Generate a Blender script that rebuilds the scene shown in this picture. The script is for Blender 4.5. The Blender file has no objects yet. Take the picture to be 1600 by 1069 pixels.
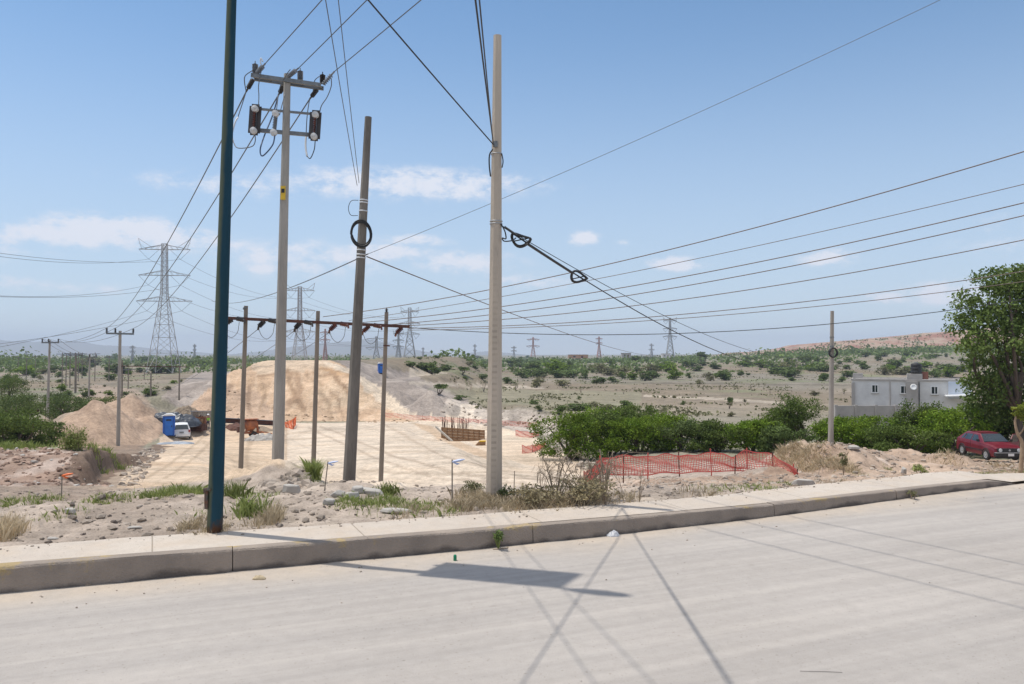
import bpy, math, random
import numpy as np
from mathutils import Vector, Matrix
R = math.radians
scene = bpy.context.scene
COL = scene.collection

# ------------------------------------------------------------------ camera
F, PX, PY = 1244.4, 800.0, 534.5          # focal length and centre, in pixels of the 1600 px wide photograph
CAM_Z, PITCH = 2.2, math.atan(18.5 / 1244.4)
cd = bpy.data.cameras.new('camera')
cam = bpy.data.objects.new('camera', cd); COL.objects.link(cam)
cd.sensor_width = 36; cd.lens = 28; cd.clip_start = 0.1; cd.clip_end = 30000
cam.location = (0, 0, CAM_Z); cam.rotation_euler = (R(90) + PITCH, 0, 0)
scene.camera = cam

# ------------------------------------------------------------------ sun, sky with clouds, exposure
SUN_EL = R(70); SUN_DIR = Vector((-0.95, 0.313, 0)).normalized()
sd = bpy.data.lights.new('sun', 'SUN'); sd.energy = 3.5; sd.angle = R(0.5); sd.color = (1, 0.95, 0.87)
so = bpy.data.objects.new('sun', sd); COL.objects.link(so)
sv = Vector((SUN_DIR.x * math.cos(SUN_EL), SUN_DIR.y * math.cos(SUN_EL), math.sin(SUN_EL)))
so.rotation_euler = sv.to_track_quat('Z', 'Y').to_euler(); so.location = (-20, 8, 60)
scene.view_settings.view_transform = 'Standard'; scene.view_settings.look = 'None'
scene.view_settings.exposure = 0.13; scene.view_settings.gamma = 1.0
scene.cycles.volume_bounces = 2

w = bpy.data.worlds.new('World'); scene.world = w; w.use_nodes = True
nt = w.node_tree; nt.nodes.clear()
def nd(t, **k):
    n = nt.nodes.new(t)
    for a, b in k.items(): setattr(n, a, b)
    return n
def mth(op, a, b=None, c=None):
    n = nd('ShaderNodeMath', operation=op)
    for i, v in enumerate((a, b, c)):
        if v is None: continue
        if isinstance(v, (int, float)): n.inputs[i].default_value = v
        else: nt.links.new(v, n.inputs[i])
    return n.outputs[0]
sky = nd('ShaderNodeTexSky', sky_type='NISHITA', sun_disc=False, sun_elevation=SUN_EL,
         sun_rotation=math.atan2(SUN_DIR.x, SUN_DIR.y), altitude=1800, air_density=1.0, dust_density=0.0, ozone_density=1.0)
tc = nd('ShaderNodeTexCoord'); sp = nd('ShaderNodeSeparateXYZ'); nt.links.new(tc.outputs['Generated'], sp.inputs[0])
az = mth('ARCTAN2', sp.outputs[0], sp.outputs[1]); el = mth('ARCSINE', sp.outputs[2])
cv = nd('ShaderNodeCombineXYZ'); nt.links.new(mth('MULTIPLY', az, 34), cv.inputs[0]); nt.links.new(mth('MULTIPLY', el, 62), cv.inputs[1])
nz = nd('ShaderNodeTexNoise'); nz.inputs['Scale'].default_value = 0.8; nz.inputs['Detail'].default_value = 9; nz.inputs['Roughness'].default_value = 0.68
nt.links.new(cv.outputs[0], nz.inputs['Vector'])
nzf = mth('MULTIPLY', mth('SUBTRACT', nz.outputs[0], 0.5), 2.5)
# cloud banks: bearing, height above the horizon (degrees), half widths, strength
def bank(px, py, hw, hh, a):
    A = math.atan((px - 800) / F)
    return (A, math.atan((553 - py) / F * math.cos(A)), hw * 1.18 / F, hh * 1.12 / F, a)
BANKS = [bank(110, 368, 75, 15, .85), bank(185, 358, 80, 17, 1.0), bank(255, 372, 75, 17, .85), bank(340, 380, 50, 11, .5),
         bank(40, 385, 70, 14, .35), bank(110, 450, 110, 10, .35), bank(10, 440, 30, 9, .55),
         bank(640, 287, 170, 22, .75), bank(360, 290, 150, 18, .40), bank(770, 290, 50, 12, .2), bank(480, 405, 130, 26, .55), bank(520, 404, 45, 12, .7),
         bank(600, 395, 60, 14, .75), bank(730, 410, 70, 16, .75), bank(415, 420, 25, 8, .8), bank(820, 440, 90, 14, .45), bank(460, 390, 40, 10, .6), bank(640, 375, 60, 9, .6),
         bank(911, 372, 20, 10, .9), bank(974, 380, 14, 6, .4), bank(1060, 412, 34, 10, .85), bank(1298, 403, 34, 11, .85),
         bank(1390, 466, 34, 8, .7), bank(1480, 458, 55, 16, .8), bank(-250, 360, 160, 24, .9), bank(1950, 340, 200, 30, .9)]
tot = None
for A, E, sa, se, am in BANKS:
    u = mth('DIVIDE', mth('SUBTRACT', az, A), sa); v = mth('DIVIDE', mth('SUBTRACT', el, E), se)
    g = mth('MULTIPLY', mth('EXPONENT', mth('MULTIPLY', mth('ADD', mth('MULTIPLY', u, u), mth('MULTIPLY', v, v)), -1.0)), am)
    tot = g if tot is None else mth('MAXIMUM', tot, g)
mr = nd('ShaderNodeMapRange', interpolation_type='SMOOTHSTEP')
nt.links.new(mth('ADD', tot, mth('MULTIPLY', nzf, mth('MINIMUM', mth('MULTIPLY', tot, 2.2), 1.0))), mr.inputs[0])
mr.inputs[1].default_value = 0.10; mr.inputs[2].default_value = .80; mr.inputs[3].default_value = 0; mr.inputs[4].default_value = 0.92
# unseen broken cloud added overhead and behind the viewer to brighten and whiten shadows
n2 = nd('ShaderNodeTexNoise'); n2.inputs['Scale'].default_value = 3.2; n2.inputs['Detail'].default_value = 7; nt.links.new(tc.outputs['Generated'], n2.inputs['Vector'])
def smap(v, a, b, hi=1.0):
    q = nd('ShaderNodeMapRange', interpolation_type='SMOOTHSTEP'); nt.links.new(v, q.inputs[0]); q.inputs[1].default_value = a; q.inputs[2].default_value = b; q.inputs[4].default_value = hi; return q.outputs[0]
over = mth('MULTIPLY', smap(n2.outputs[0], .38, .56, .95), mth('MAXIMUM', smap(el, R(29), R(40)), mth('MULTIPLY', smap(sp_y := sp.outputs[1], -.1, -.45), smap(el, R(2), R(9)))))
mx = nd('ShaderNodeMix', data_type='RGBA'); nt.links.new(mth('MAXIMUM', mr.outputs[0], over), mx.inputs['Factor'])
hs = nd('ShaderNodeHueSaturation'); hs.inputs['Saturation'].default_value = 1.06; hs.inputs['Hue'].default_value = .493; hs.inputs['Value'].default_value = 1.0
nt.links.new(sky.outputs[0], hs.inputs['Color']); veil = nd('ShaderNodeMix', data_type='RGBA'); nt.links.new(smap(el, R(25), R(0), .78), veil.inputs['Factor']); nt.links.new(hs.outputs[0], veil.inputs['A']); veil.inputs['B'].default_value = (3.35, 3.95, 4.75, 1)   # dusty air low in the sky
nt.links.new(veil.outputs['Result'], mx.inputs['A']); mx.inputs['B'].default_value = (5.05, 5.25, 5.8, 1)
bg = nd('ShaderNodeBackground'); bg.inputs[1].default_value = 0.148; nt.links.new(mx.outputs['Result'], bg.inputs[0])
wo = nd('ShaderNodeOutputWorld'); nt.links.new(bg.outputs[0], wo.inputs[0])

# ------------------------------------------------------------------ helpers
def at(px, py, d):                                   # world point seen at a pixel of the photograph, d metres ahead
    u, v = (px - PX) / F, (PY - py) / F
    c, s = math.cos(PITCH), math.sin(PITCH)
    yw, zw = c - s * v, s + c * v
    return Vector((u * d / yw, d, CAM_Z + zw * d / yw))

def tag(o, label=None, cat=None, group=None, kind=None):
    if label:
        o['label'] = label
        if not 4 <= len(label.split()) <= 16: print('LABEL', len(label.split()), label)
    if cat: o['category'] = cat
    if group: o['group'] = group
    if kind: o['kind'] = kind
    return o
def thing(name, loc, label, cat, group=None, rz=0):
    o = bpy.data.objects.new(name, None); COL.objects.link(o)
    o.location = loc; o.rotation_euler = (0, 0, rz); o.empty_display_size = .1
    return tag(o, label, cat, group)

class MB:
    def __init__(s): s.v = []; s.f = []
    def add(s, vs, fs):
        b = len(s.v); s.v += [tuple(p) for p in vs]; s.f += [tuple(b + i for i in q) for q in fs]; return s
    def box(s, c, size, rot=None):
        x, y, z = (q / 2 for q in size); M = rot or Matrix.Identity(3); c = Vector(c)
        vs = [c + M @ Vector((a * x, b * y, d * z)) for d in (-1, 1) for b in (-1, 1) for a in (-1, 1)]
        return s.add(vs, [(0, 2, 3, 1), (4, 5, 7, 6), (0, 1, 5, 4), (2, 6, 7, 3), (0, 4, 6, 2), (1, 3, 7, 5)])
    def bar(s, a, b, w, h=None):                     # square bar from a to b
        a, b = Vector(a), Vector(b); d = b - a; q = d.to_track_quat('X', 'Z').to_matrix()
        return s.box((a + b) / 2, (d.length, w, h or w), q)
    def tube(s, pts, r, n=8, caps=True, twist=0.0):
        pts = [Vector(p) for p in pts]; m = len(pts)
        rr = r if isinstance(r, (list, tuple)) else [r] * m
        vs = []; prev = None
        for i, p in enumerate(pts):
            t = (pts[min(i + 1, m - 1)] - pts[max(i - 1, 0)])
            t = t.normalized() if t.length > 1e-9 else Vector((0, 0, 1))
            if prev is None:
                up = Vector((0, 1, 0)) if abs(t.y) < .9 else Vector((1, 0, 0))
                a = t.cross(up).normalized()
            else:
                a = (prev - t * prev.dot(t)).normalized()
            prev = a; b = t.cross(a)
            for k in range(n):
                an = 2 * math.pi * k / n + twist
                vs.append(p + (a * math.cos(an) + b * math.sin(an)) * rr[i])
        fs = [(i * n + k, i * n + (k + 1) % n, (i + 1) * n + (k + 1) % n, (i + 1) * n + k) for i in range(m - 1) for k in range(n)]
        if caps: fs += [tuple(range(n - 1, -1, -1)), tuple((m - 1) * n + k for k in range(n))]
        return s.add(vs, fs)
    def lathe(s, a, axis, prof, n=12):               # prof: (distance along axis, radius)
        ax = Vector(axis).normalized(); a = Vector(a)
        return s.tube2([a + ax * t for t, _ in prof], [r for _, r in prof], ax, n)
    def tube2(s, pts, rs, ax, n):
        up = Vector((0, 0, 1)) if abs(ax.z) < .9 else Vector((1, 0, 0))
        x = ax.cross(up).normalized(); y = ax.cross(x); vs = []
        for p, r in zip(pts, rs):
            for k in range(n):
                an = 2 * math.pi * k / n; vs.append(p + (x * math.cos(an) + y * math.sin(an)) * r)
        m = len(pts)
        fs = [(i * n + k, (i + 1) * n + k, (i + 1) * n + (k + 1) % n, i * n + (k + 1) % n) for i in range(m - 1) for k in range(n)]
        fs += [tuple(range(n)), tuple((m - 1) * n + k for k in range(n - 1, -1, -1))]
        return s.add(vs, fs)
    def build(s, name, m, parent=None, origin=(0, 0, 0), smooth=False):
        o = Vector(origin)
        me = bpy.data.meshes.new(name); me.from_pydata([tuple(Vector(p) - o) for p in s.v], [], s.f)
        if smooth: me.polygons.foreach_set('use_smooth', [True] * len(me.polygons))
        me.materials.append(m); me.update()
        ob = bpy.data.objects.new(name, me); COL.objects.link(ob)
        if parent: ob.parent = parent
        else: ob.location = o
        return ob

def smooth_path(pts, k=6):
    P = [Vector(p) for p in pts]; P = [2 * P[0] - P[1]] + P + [2 * P[-1] - P[-2]]; out = []
    for i in range(1, len(P) - 2):
        for j in range(k):
            t = j / k; a, b, c, d = P[i - 1:i + 3]
            out.append(.5 * ((2 * b) + (c - a) * t + (2 * a - 5 * b + 4 * c - d) * t * t + (3 * b - a - 3 * c + d) * t ** 3))
    return out + [P[-2]]

# procedural materials
def mat(name, c1, c2=None, scale=4.0, rough=.8, bump=0.0, metal=0.0, detail=6, stretch=None, c3=None, bscale=None, spec=None, rnd=0.0, trans=0.0, lo=.35, hi=.65):
    m = bpy.data.materials.new(name); m.use_nodes = True; t = m.node_tree; N = t.nodes; L = t.links
    b = N['Principled BSDF']; b.inputs['Roughness'].default_value = rough; b.inputs['Metallic'].default_value = metal
    if spec is not None: b.inputs['Specular IOR Level'].default_value = spec
    c2 = c2 or tuple(q * .8 for q in c1)
    co = N.new('ShaderNodeTexCoord'); mp = N.new('ShaderNodeMapping'); L.new(co.outputs['Object'], mp.inputs[0])
    if stretch: mp.inputs['Scale'].default_value = stretch
    n1 = N.new('ShaderNodeTexNoise'); n1.inputs['Scale'].default_value = scale; n1.inputs['Detail'].default_value = detail; n1.inputs['Roughness'].default_value = .62
    L.new(mp.outputs[0], n1.inputs['Vector'])
    r = N.new('ShaderNodeValToRGB'); L.new(n1.outputs[0], r.inputs[0])
    r.color_ramp.elements[0].position = lo; r.color_ramp.elements[0].color = (*c1, 1)
    r.color_ramp.elements[1].position = hi; r.color_ramp.elements[1].color = (*c2, 1)
    if c3:
        e = r.color_ramp.elements.new(hi + .06); e.color = (*c3, 1)
    col = r.outputs[0]
    if rnd:
        g = N.new('ShaderNodeNewGeometry'); oi = N.new('ShaderNodeObjectInfo')
        a = N.new('ShaderNodeMath'); a.operation = 'MULTIPLY_ADD'; L.new(g.outputs['Random Per Island'], a.inputs[0]); a.inputs[1].default_value = rnd; a.inputs[2].default_value = 1 - rnd * .75
        a2 = N.new('ShaderNodeMath'); a2.operation = 'MULTIPLY_ADD'; L.new(oi.outputs['Random'], a2.inputs[0]); a2.inputs[1].default_value = rnd * .7; L.new(a.outputs[0], a2.inputs[2])
        h = N.new('ShaderNodeHueSaturation'); L.new(col, h.inputs['Color']); L.new(a2.outputs[0], h.inputs['Value']); col = h.outputs[0]
    L.new(col, b.inputs['Base Color'])
    if bump:
        n2 = N.new('ShaderNodeTexNoise'); n2.inputs['Scale'].default_value = bscale or scale * 5; n2.inputs['Detail'].default_value = 8; L.new(mp.outputs[0], n2.inputs['Vector'])
        bp = N.new('ShaderNodeBump'); bp.inputs['Strength'].default_value = bump; bp.inputs['Distance'].default_value = .02
        L.new(n2.outputs[0], bp.inputs['Height']); L.new(bp.outputs[0], b.inputs['Normal'])
    if trans:
        tr = N.new('ShaderNodeBsdfTranslucent'); L.new(col, tr.inputs[0]); ms = N.new('ShaderNodeMixShader'); ms.inputs[0].default_value = trans
        L.new(b.outputs[0], ms.inputs[1]); L.new(tr.outputs[0], ms.inputs[2]); L.new(ms.outputs[0], N['Material Output'].inputs[0])
    return m

M = dict(
    concrete=mat('pole_concrete', (.40, .36, .30), (.33, .295, .25), 3, .9, .5, stretch=(1, 1, .25), c3=(.26, .23, .19), bscale=40),
    concrete_grey=mat('pole_concrete_grey', (.40, .365, .315), (.27, .245, .215), 3, .9, .5, stretch=(1, 1, .22), c3=(.15, .14, .13), bscale=40),
    concrete_dark=mat('pole_concrete_weathered', (.235, .205, .17), (.12, .105, .09), 3, .92, .6, stretch=(1, 1, .25), c3=(.27, .24, .2), bscale=30),
    wood=mat('weathered_pole', (.25, .21, .17), (.18, .15, .12), 4, .9, .3, stretch=(1, 1, .2)),
    steel=mat('galvanised_steel', (.22, .23, .23), (.15, .155, .16), 8, .5, .1, metal=.6),
    lattice=mat('lattice_steel', (.42, .42, .42), (.34, .34, .34), .5, .7),
    lattice_red=mat('lattice_faded_red', (.5, .22, .18), (.42, .3, .27), .15, .7),
    rust=mat('rusty_steel', (.13, .055, .035), (.07, .035, .03), 5, .85, .3),
    rust_ins=mat('brown_porcelain', (.16, .05, .03), (.07, .025, .02), 6, .4),
    dark_ins=mat('dark_polymer', (.035, .03, .03), (.055, .045, .04), 6, .5),
    grey_ins=mat('grey_polymer', (.21, .22, .24), (.16, .17, .18), 8, .45),
    white_ins=mat('white_porcelain', (.62, .6, .57), (.48, .47, .45), 8, .35),
    cable=mat('black_cable', (.02, .02, .022), (.03, .03, .03), 9, .55),
    wire=mat('bare_wire', (.11, .11, .115), (.14, .14, .14), 3, .6, metal=.3),
    wire_brown=mat('brown_wire', (.19, .14, .115), (.15, .115, .1), 3, .7),
    wire_white=mat('white_cable_sleeve', (.7, .7, .7), (.6, .6, .6), 3, .6),
    yellow=mat('yellow_plate', (.75, .47, .03), (.6, .38, .03), 9, .6),
    white=mat('white_paint', (.78, .78, .77), (.7, .69, .67), 3, .4),
    black=mat('black_plastic', (.015, .015, .016), (.03, .03, .03), 6, .6),
    rubber=mat('tyre_rubber', (.02, .02, .02), (.035, .033, .03), 6, .9),
    glass=mat('dark_window_glass', (.02, .03, .035), (.035, .045, .05), 1.5, .06, spec=.8),
    rim=mat('wheel_rim', (.5, .5, .5), (.4, .4, .4), 5, .4, metal=.4),
    red_paint=mat('dusty_red_paint', (.14, .009, .02), (.21, .045, .05), 1.6, .36, lo=.45, hi=.8),
    red_light=mat('tail_light', (.35, .02, .02), (.3, .02, .02), 5, .25),
    lens=mat('headlight_lens', (.6, .62, .62), (.5, .52, .52), 5, .15),
    chrome=mat('bumper_trim', (.42, .42, .42), (.36, .36, .36), 5, .5, metal=.3),
    blue_plastic=mat('blue_plastic', (.02, .14, .55), (.015, .10, .42), 1, .5),
    tarp=mat('dark_tarpaulin', (.035, .042, .055), (.075, .085, .10), 1.4, .45, .2),
    sheet=mat('grey_plastic_sheet', (.16, .18, .20), (.42, .44, .46), 1.6, .35, .2),
    plank=mat('brown_plank', (.34, .2, .1), (.22, .12, .06), 2, .85, .3, stretch=(.4, 1, 3)),
    orange=mat('rusty_orange_paint', (.42, .14, .05), (.22, .08, .04), 2.5, .7),
    rebar=mat('rusty_rebar', (.16, .075, .05), (.1, .05, .04), 5, .9),
    net=mat('orange_red_netting', (.66, .12, .10), (.62, .17, .14), 2, .6, trans=.35),
    net_pale=mat('faded_netting', (.8, .30, .24), (.75, .36, .3), 2, .7, trans=.3),
    render=mat('grey_cement_render', (.72, .70, .67), (.60, .58, .555), .9, .9, .2, c3=(.75, .73, .7)),
    block=mat('grey_blockwork', (.42, .39, .36), (.34, .315, .29), 1.2, .9, .3),
    brick=mat('red_brick', (.30, .13, .09), (.2, .09, .07), 2, .9, .2),
    paleblue=mat('pale_blue_wall', (.47, .53, .62), (.55, .58, .62), .8, .8),
    bark=mat('bark', (.13, .1, .075), (.07, .055, .045), 5, .95, .5, stretch=(1, 1, .3)),
    palebark=mat('pale_bark', (.42, .31, .2), (.3, .21, .14), 5, .9, .4),
    leaf=mat('acacia_leaves', (.17, .235, .028), (.10, .17, .018), .9, .75, rnd=.7, trans=.3, spec=.12),
    leaf2=mat('dull_acacia_leaves', (.125, .165, .04), (.085, .125, .03), .9, .75, rnd=.7, trans=.3, spec=.12),
    leaf_mid=mat('shrub_leaves', (.135, .18, .055), (.095, .14, .04), .5, .7, rnd=.7, trans=.25, spec=.2),
    leaf_dry=mat('olive_shrub_leaves', (.19, .185, .09), (.15, .15, .08), .5, .8, rnd=.6, trans=.2, spec=.2),
    leaf_dark=mat('pepper_tree_leaves', (.13, .18, .04), (.085, .125, .03), .6, .65, rnd=.7, trans=.25, spec=.25),
    leaf_yellow=mat('yellow_green_leaves', (.30, .33, .04), (.2, .25, .03), 2, .7, rnd=.5, trans=.3),
    twig=mat('dry_twigs', (.32, .245, .17), (.23, .175, .125), 4, .9),
    leaf_pale=mat('dry_scrub_leaves', (.33, .28, .17), (.24, .2, .115), .8, .85, rnd=.6, trans=.2, spec=.1),
    grass=mat('green_grass_blades', (.29, .33, .11), (.21, .25, .08), 2, .8, rnd=.6, trans=.3, spec=.15),
    straw=mat('dry_straw_blades', (.56, .46, .31), (.44, .36, .24), 2, .85, rnd=.6, trans=.25, spec=.15),
    rock=mat('pale_rubble_stone', (.39, .325, .265), (.31, .255, .205), 2, .95, .5, rnd=.55),
    slab=mat('broken_concrete', (.45, .42, .38), (.36, .335, .3), 3, .9, .4),
    skin=mat('skin', (.3, .17, .11), (.27, .15, .1), 5, .6),
    vest=mat('lime_safety_vest', (.3, .62, .05), (.26, .55, .05), 5, .7),
    denim=mat('dark_trousers', (.04, .05, .08), (.05, .06, .09), 5, .8),
    plastic_bag=mat('white_plastic_bag', (.72, .72, .73), (.62, .63, .65), 8, .35, trans=.2),
    green_plastic=mat('green_plastic', (.0, .22, .1), (.0, .18, .08), 8, .35),
    ribbon=mat('pale_blue_ribbon', (.42, .5, .72), (.5, .56, .74), 8, .5),
    flag=mat('orange_flag', (.85, .2, .05), (.75, .16, .05), 8, .6),
)

# ------------------------------------------------------------------ noise and terrain
def vnoise(x, y, seed=0):
    x = np.asarray(x, float); y = np.asarray(y, float)
    ix = np.floor(x).astype(np.int64); iy = np.floor(y).astype(np.int64); fx = x - ix; fy = y - iy
    def h(a, b):
        n = (a * 374761393 + b * 668265263 + seed * 1442695041) & 0xffffffff
        n = ((n ^ (n >> 13)) * 1274126177) & 0xffffffff
        return ((n ^ (n >> 16)) & 0xffff) / 65535.0
    sx = fx * fx * (3 - 2 * fx); sy = fy * fy * (3 - 2 * fy)
    a = h(ix, iy) * (1 - sx) + h(ix + 1, iy) * sx; b = h(ix, iy + 1) * (1 - sx) + h(ix + 1, iy + 1) * sx
    return a * (1 - sy) + b * sy
def fbm(x, y, oct=4, seed=0):
    s = 0; a = .5; x = np.asarray(x, float); y = np.asarray(y, float)
    for i in range(oct):
        s = s + a * (vnoise(x, y, seed + i) - .5); x = x * 2.03 + 7.1; y = y * 2.03 + 3.7; a *= .5
    return s
def ss(a, b, x):
    t = np.clip((x - a) / (b - a), 0, 1); return t * t * (3 - 2 * t)

KX = [-60, -30, -12, -4.69, -2.78, .26, 3.54, 6.89, 8.37, 14, 30, 80]     # the kerb foot, a gentle curve
KY = [-16, -3.8, 4.5, 7.30, 8.05, 9.21, 10.73, 12.61, 13.35, 16.2, 23, 40]
_kx = np.linspace(-60, 80, 1400); _ky = np.interp(_kx, KX, KY)
_ky = np.convolve(np.pad(_ky, 12, mode='edge'), np.ones(25) / 25, 'valid')
def kerb_y(x): return np.interp(x, _kx, _ky)
def kerb_h(x): return np.interp(x, [-4.7, -2.8, .3, 3.5, 6.9, 7.9, 8.5], [.25, .232, .215, .17, .13, .12, .02])
def walk_w(x): return np.interp(x, [-12, -4.7, -1.3, 1, 4, 7, 8.5, 10], [.9, .88, .85, .8, .98, 1.05, 1.0, .4])

ZC = ([4, 8, 10.6, 11.6, 13, 14, 18, 19.5, 23, 30, 36, 60, 85, 115, 150, 200, 300, 1000, 9000],
      [.2, .2, .19, .14, -.06, -.28, -.78, -1.35, -2.6, -3.4, -3.9, -5.45, -7.0, -7.3, -7.6, -8, -8.2, -8.5, -9])
ZR = ([4, 8, 10.6, 11.6, 13, 14, 20, 30, 40, 50, 83, 115, 150, 200, 300, 1000, 9000],
      [.2, .2, .19, .16, .02, -.2, -1.1, -2.45, -3.3, -4.3, -5.5, -6.6, -7.6, -8, -8.2, -8.5, -9])
ZL = ([4, 8, 10.6, 13, 14, 18, 20, 22, 27, 33, 40, 70, 76], [.2, .2, .12, -.12, -.3, -.80, -.96, -.62, -.95, -2.0, -3.0, -6.0, -6.5])
def bump(x, y, cx, cy, rx, ry, h, p=2):
    r = ((x - cx) / rx) ** 2 + ((y - cy) / ry) ** 2
    return h * np.exp(-r ** (p / 2))
def cone(x, y, cx, cy, rx, ry, h):
    r = np.sqrt(((x - cx) / rx) ** 2 + ((y - cy) / ry) ** 2)
    return h * np.clip(1.03 - np.sqrt(r * r + .006), 0, 1)
MOUNDS_L = [(-46.5, 78, 5.2, 6.5, 2.9), (-41.9, 80, 7.0, 8.5, 4.5), (-43.6, 91, 7.0, 10, 5.0), (-44.5, 101, 6.5, 11, 4.4), (-39.5, 95, 5.5, 9, 3.2), (-49, 80, 5, 6, 2.4), (-39.5, 86, 4.5, 6, 2.6)]
def G(x, y, fine=True):
    x = np.asarray(x, float); y = np.asarray(y, float); u = x / np.maximum(y, 1)
    b = ss(.09, .19, u)
    z = np.interp(y, *ZC) * (1 - b) + np.interp(y, *ZR) * b
    gl = ss(-.27, -.40, u); z = z * (1 - gl) + np.minimum(np.interp(y, [4, 8, 10.6, 13, 14, 18, 20, 27, 36, 45, 60, 75, 9000], [.2, .2, .14, -.08, -.28, -.8, -1.15, -1.85, -2.75, -3.6, -5.1, -6.3, -6.3]), np.where(y > 75, z, 99)) * gl if True else z
    # plateau and debris bank on the left
    xe = np.interp(y, [17, 24, 40, 70, 76], [-9.3, -12.2, -18.6, -30.5, -34]) + fbm(x * .35, y * .35, 3, 5) * 2.6
    ml = ss(0, .4, xe - x) * ss(15, 17.5, y) * (1 - ss(66, 78, y))
    z = z * (1 - ml) + np.interp(y, *ZL) * ml
    # embankment of fill, with lower shoulders
    n = fbm(x * .08, y * .08, 4, 11)
    xl = -47.5 - (y - 140) * .02; xr = -35.5 + (y - 150) * .012
    e = np.minimum(np.minimum((x - (xl - 9)) / 9.5, ((xr + 20.5) - x) / 20), (y - 113) / 37)
    e = np.clip(e + n * .13 + fbm(x * .3, y * .22, 3, 12) * .05, 0, 1); e = np.where(y > 480, e * np.clip(1 - (y - 480) / 60, 0, 1), e)
    z = z + 8.55 * (e - .12 * np.sin(e * math.pi * 2) / 1.9)
    z = z + np.clip(e * 6, 0, 1) * np.clip((1 - e) * 5, 0, 1) * (fbm(x * .30, y * .16, 4, 33) * 1.5 + fbm(x * 1.1, y * .6, 3, 35) * .45)
    e2 = np.minimum(np.minimum((x + 76 + n * 14) / 18, (-8 + n * 12 - x) / 12), (y - 132) / 16)
    z = np.maximum(z, np.interp(y, *ZC) + 4.6 * np.clip(e2, 0, 1) * np.clip(1 - (y - 330) / 60, 0, 1))
    # heaps
    q = 0 * x
    for m in MOUNDS_L: q = np.maximum(q, cone(x, y, *m))
    q = q * (1 + fbm(x * .3, y * .3, 4, 3) * .55) + np.clip(q, 0, 1) * (fbm(x * 1.1, y * .8, 4, 27) * .75 + fbm(x * .9 + y * .9, (x - y) * .12, 3, 29) * .5)
    z = z + q
    for m in [(-12.5, 122, 7, 6, 3.2), (-18, 131, 8, 6, 2.6), (1.5, 112, 6, 4, 2.0), (6, 108, 5, 4, 1.9), (-3, 118, 5, 4, 1.5), (-5, 100, 5, 3, 1.0)]:
        z = z + cone(x, y, *m) * (1 + fbm(x * .5, y * .5, 3, 21))
    # step along the right edge of the sand pad
    xs_ = np.interp(y, [36, 42, 58, 80, 100, 112], [4, 0, -2.4, -8.0, -12.6, -15.5]) + fbm(y * .3, y * 0, 3, 23) * 1.2
    z = z + .75 * ss(0, 2.2, xs_ - x) * ss(0, 1, 1 - np.clip((xs_ - x) / 26, 0, 1)) * ss(36, 44, y) * (1 - ss(98, 110, y))
    # pit with formwork
    z = z - 1.4 * ss(0, 1, 1 - np.abs((x + 6.2) / 3.2)) * ss(0, 1, 1 - np.abs((y - 86) / 2.6)) * 1.2
    # spoil mounds on the right
    rm = bump(x, y, 12.4, 32.5, 1.9, 3.6, 1.0, 3) + bump(x, y, 15.0, 35.5, 1.8, 2.6, .75) + bump(x, y, 18.4, 37, 1.9, 2.0, .62) + bump(x, y, 16.2, 31, 2.2, 2.4, .35) + bump(x, y, 19.6, 35.2, 1.1, 1.2, .5) + bump(x, y, 9.3, 29, 1.0, 1.8, .35) + bump(x, y, 7.0, 24, 2.4, 1.6, .2) + bump(x, y, 12, 22, 2.4, 2.0, .25)
    z = z + rm * (1 + fbm(x * .9, y * .9, 4, 8) * 1.5)
    # small heaps at the pole feet
    z = z + bump(x, y, -5.2, 18.0, .75, .9, .62) + bump(x, y, -6.8, 18.2, .7, .7, .28) + bump(x, y, -3.1, 14.7, .7, .7, .2) + bump(x, y, -2.9, 18.2, .9, .5, .16) + bump(x, y, -6.2, 18.6, .5, .4, .3)
    # the far plain climbs on the right
    z = z + ss(.02, .62, u) * np.clip((y - 330) / 520, 0, 1.6) * 13.5
    if fine:
        k = ss(0, 1.2, y - kerb_y(x) - walk_w(x))
        z = z + k * (fbm(x * .9, y * .9, 4, 2) * .18 + fbm(x * 4.5, y * 4.5, 4, 9) * .15) * (1 - ss(40, 70, y) * .4) * np.where((y > 22) & (ml < .3) & (b < .3) & (y < 110), .35, 1)
        z = z + fbm(x * .06, y * .06, 3, 4) * 1.3 * ss(150, 260, y)
    # under road and footway
    foot = kerb_y(x); g = ss(-.1, .35, y - foot - walk_w(x))
    z = np.where(y < foot + walk_w(x) + .4, np.where(x > 9.2, .006, kerb_h(x) - .05) * (1 - g) + (kerb_h(x) - .015 + (z - .19)) * g, z)
    z = np.where(y < foot + np.where(x > 9.2, -.12, .45), -.25, z)
    return z
def gz(x, y): return float(G(np.array([x]), np.array([y]))[0])
_dd = np.exp(np.linspace(math.log(7.5), math.log(8000), 5000))
def ground(px, py):                                   # where the line of sight through a pixel meets the ground
    a = at(px, py, 1.0); ux = a.x; uz = a.z - CAM_Z
    h = G(ux * _dd, _dd) - (CAM_Z + uz * _dd)
    i = np.argmax(h >= 0) if (h >= 0).any() else len(_dd) - 1
    d = _dd[i]; return Vector((ux * d, d, gz(ux * d, d)))

def inpoly(px, py, poly):
    r = np.zeros(px.shape, bool); n = len(poly)
    for i in range(n):
        x1, y1 = poly[i]; x2, y2 = poly[(i + 1) % n]
        if y1 == y2: continue
        c = ((y1 > py) != (y2 > py)) & (px < (x2 - x1) * (py - y1) / (y2 - y1) + x1); r ^= c
    return r

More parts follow.
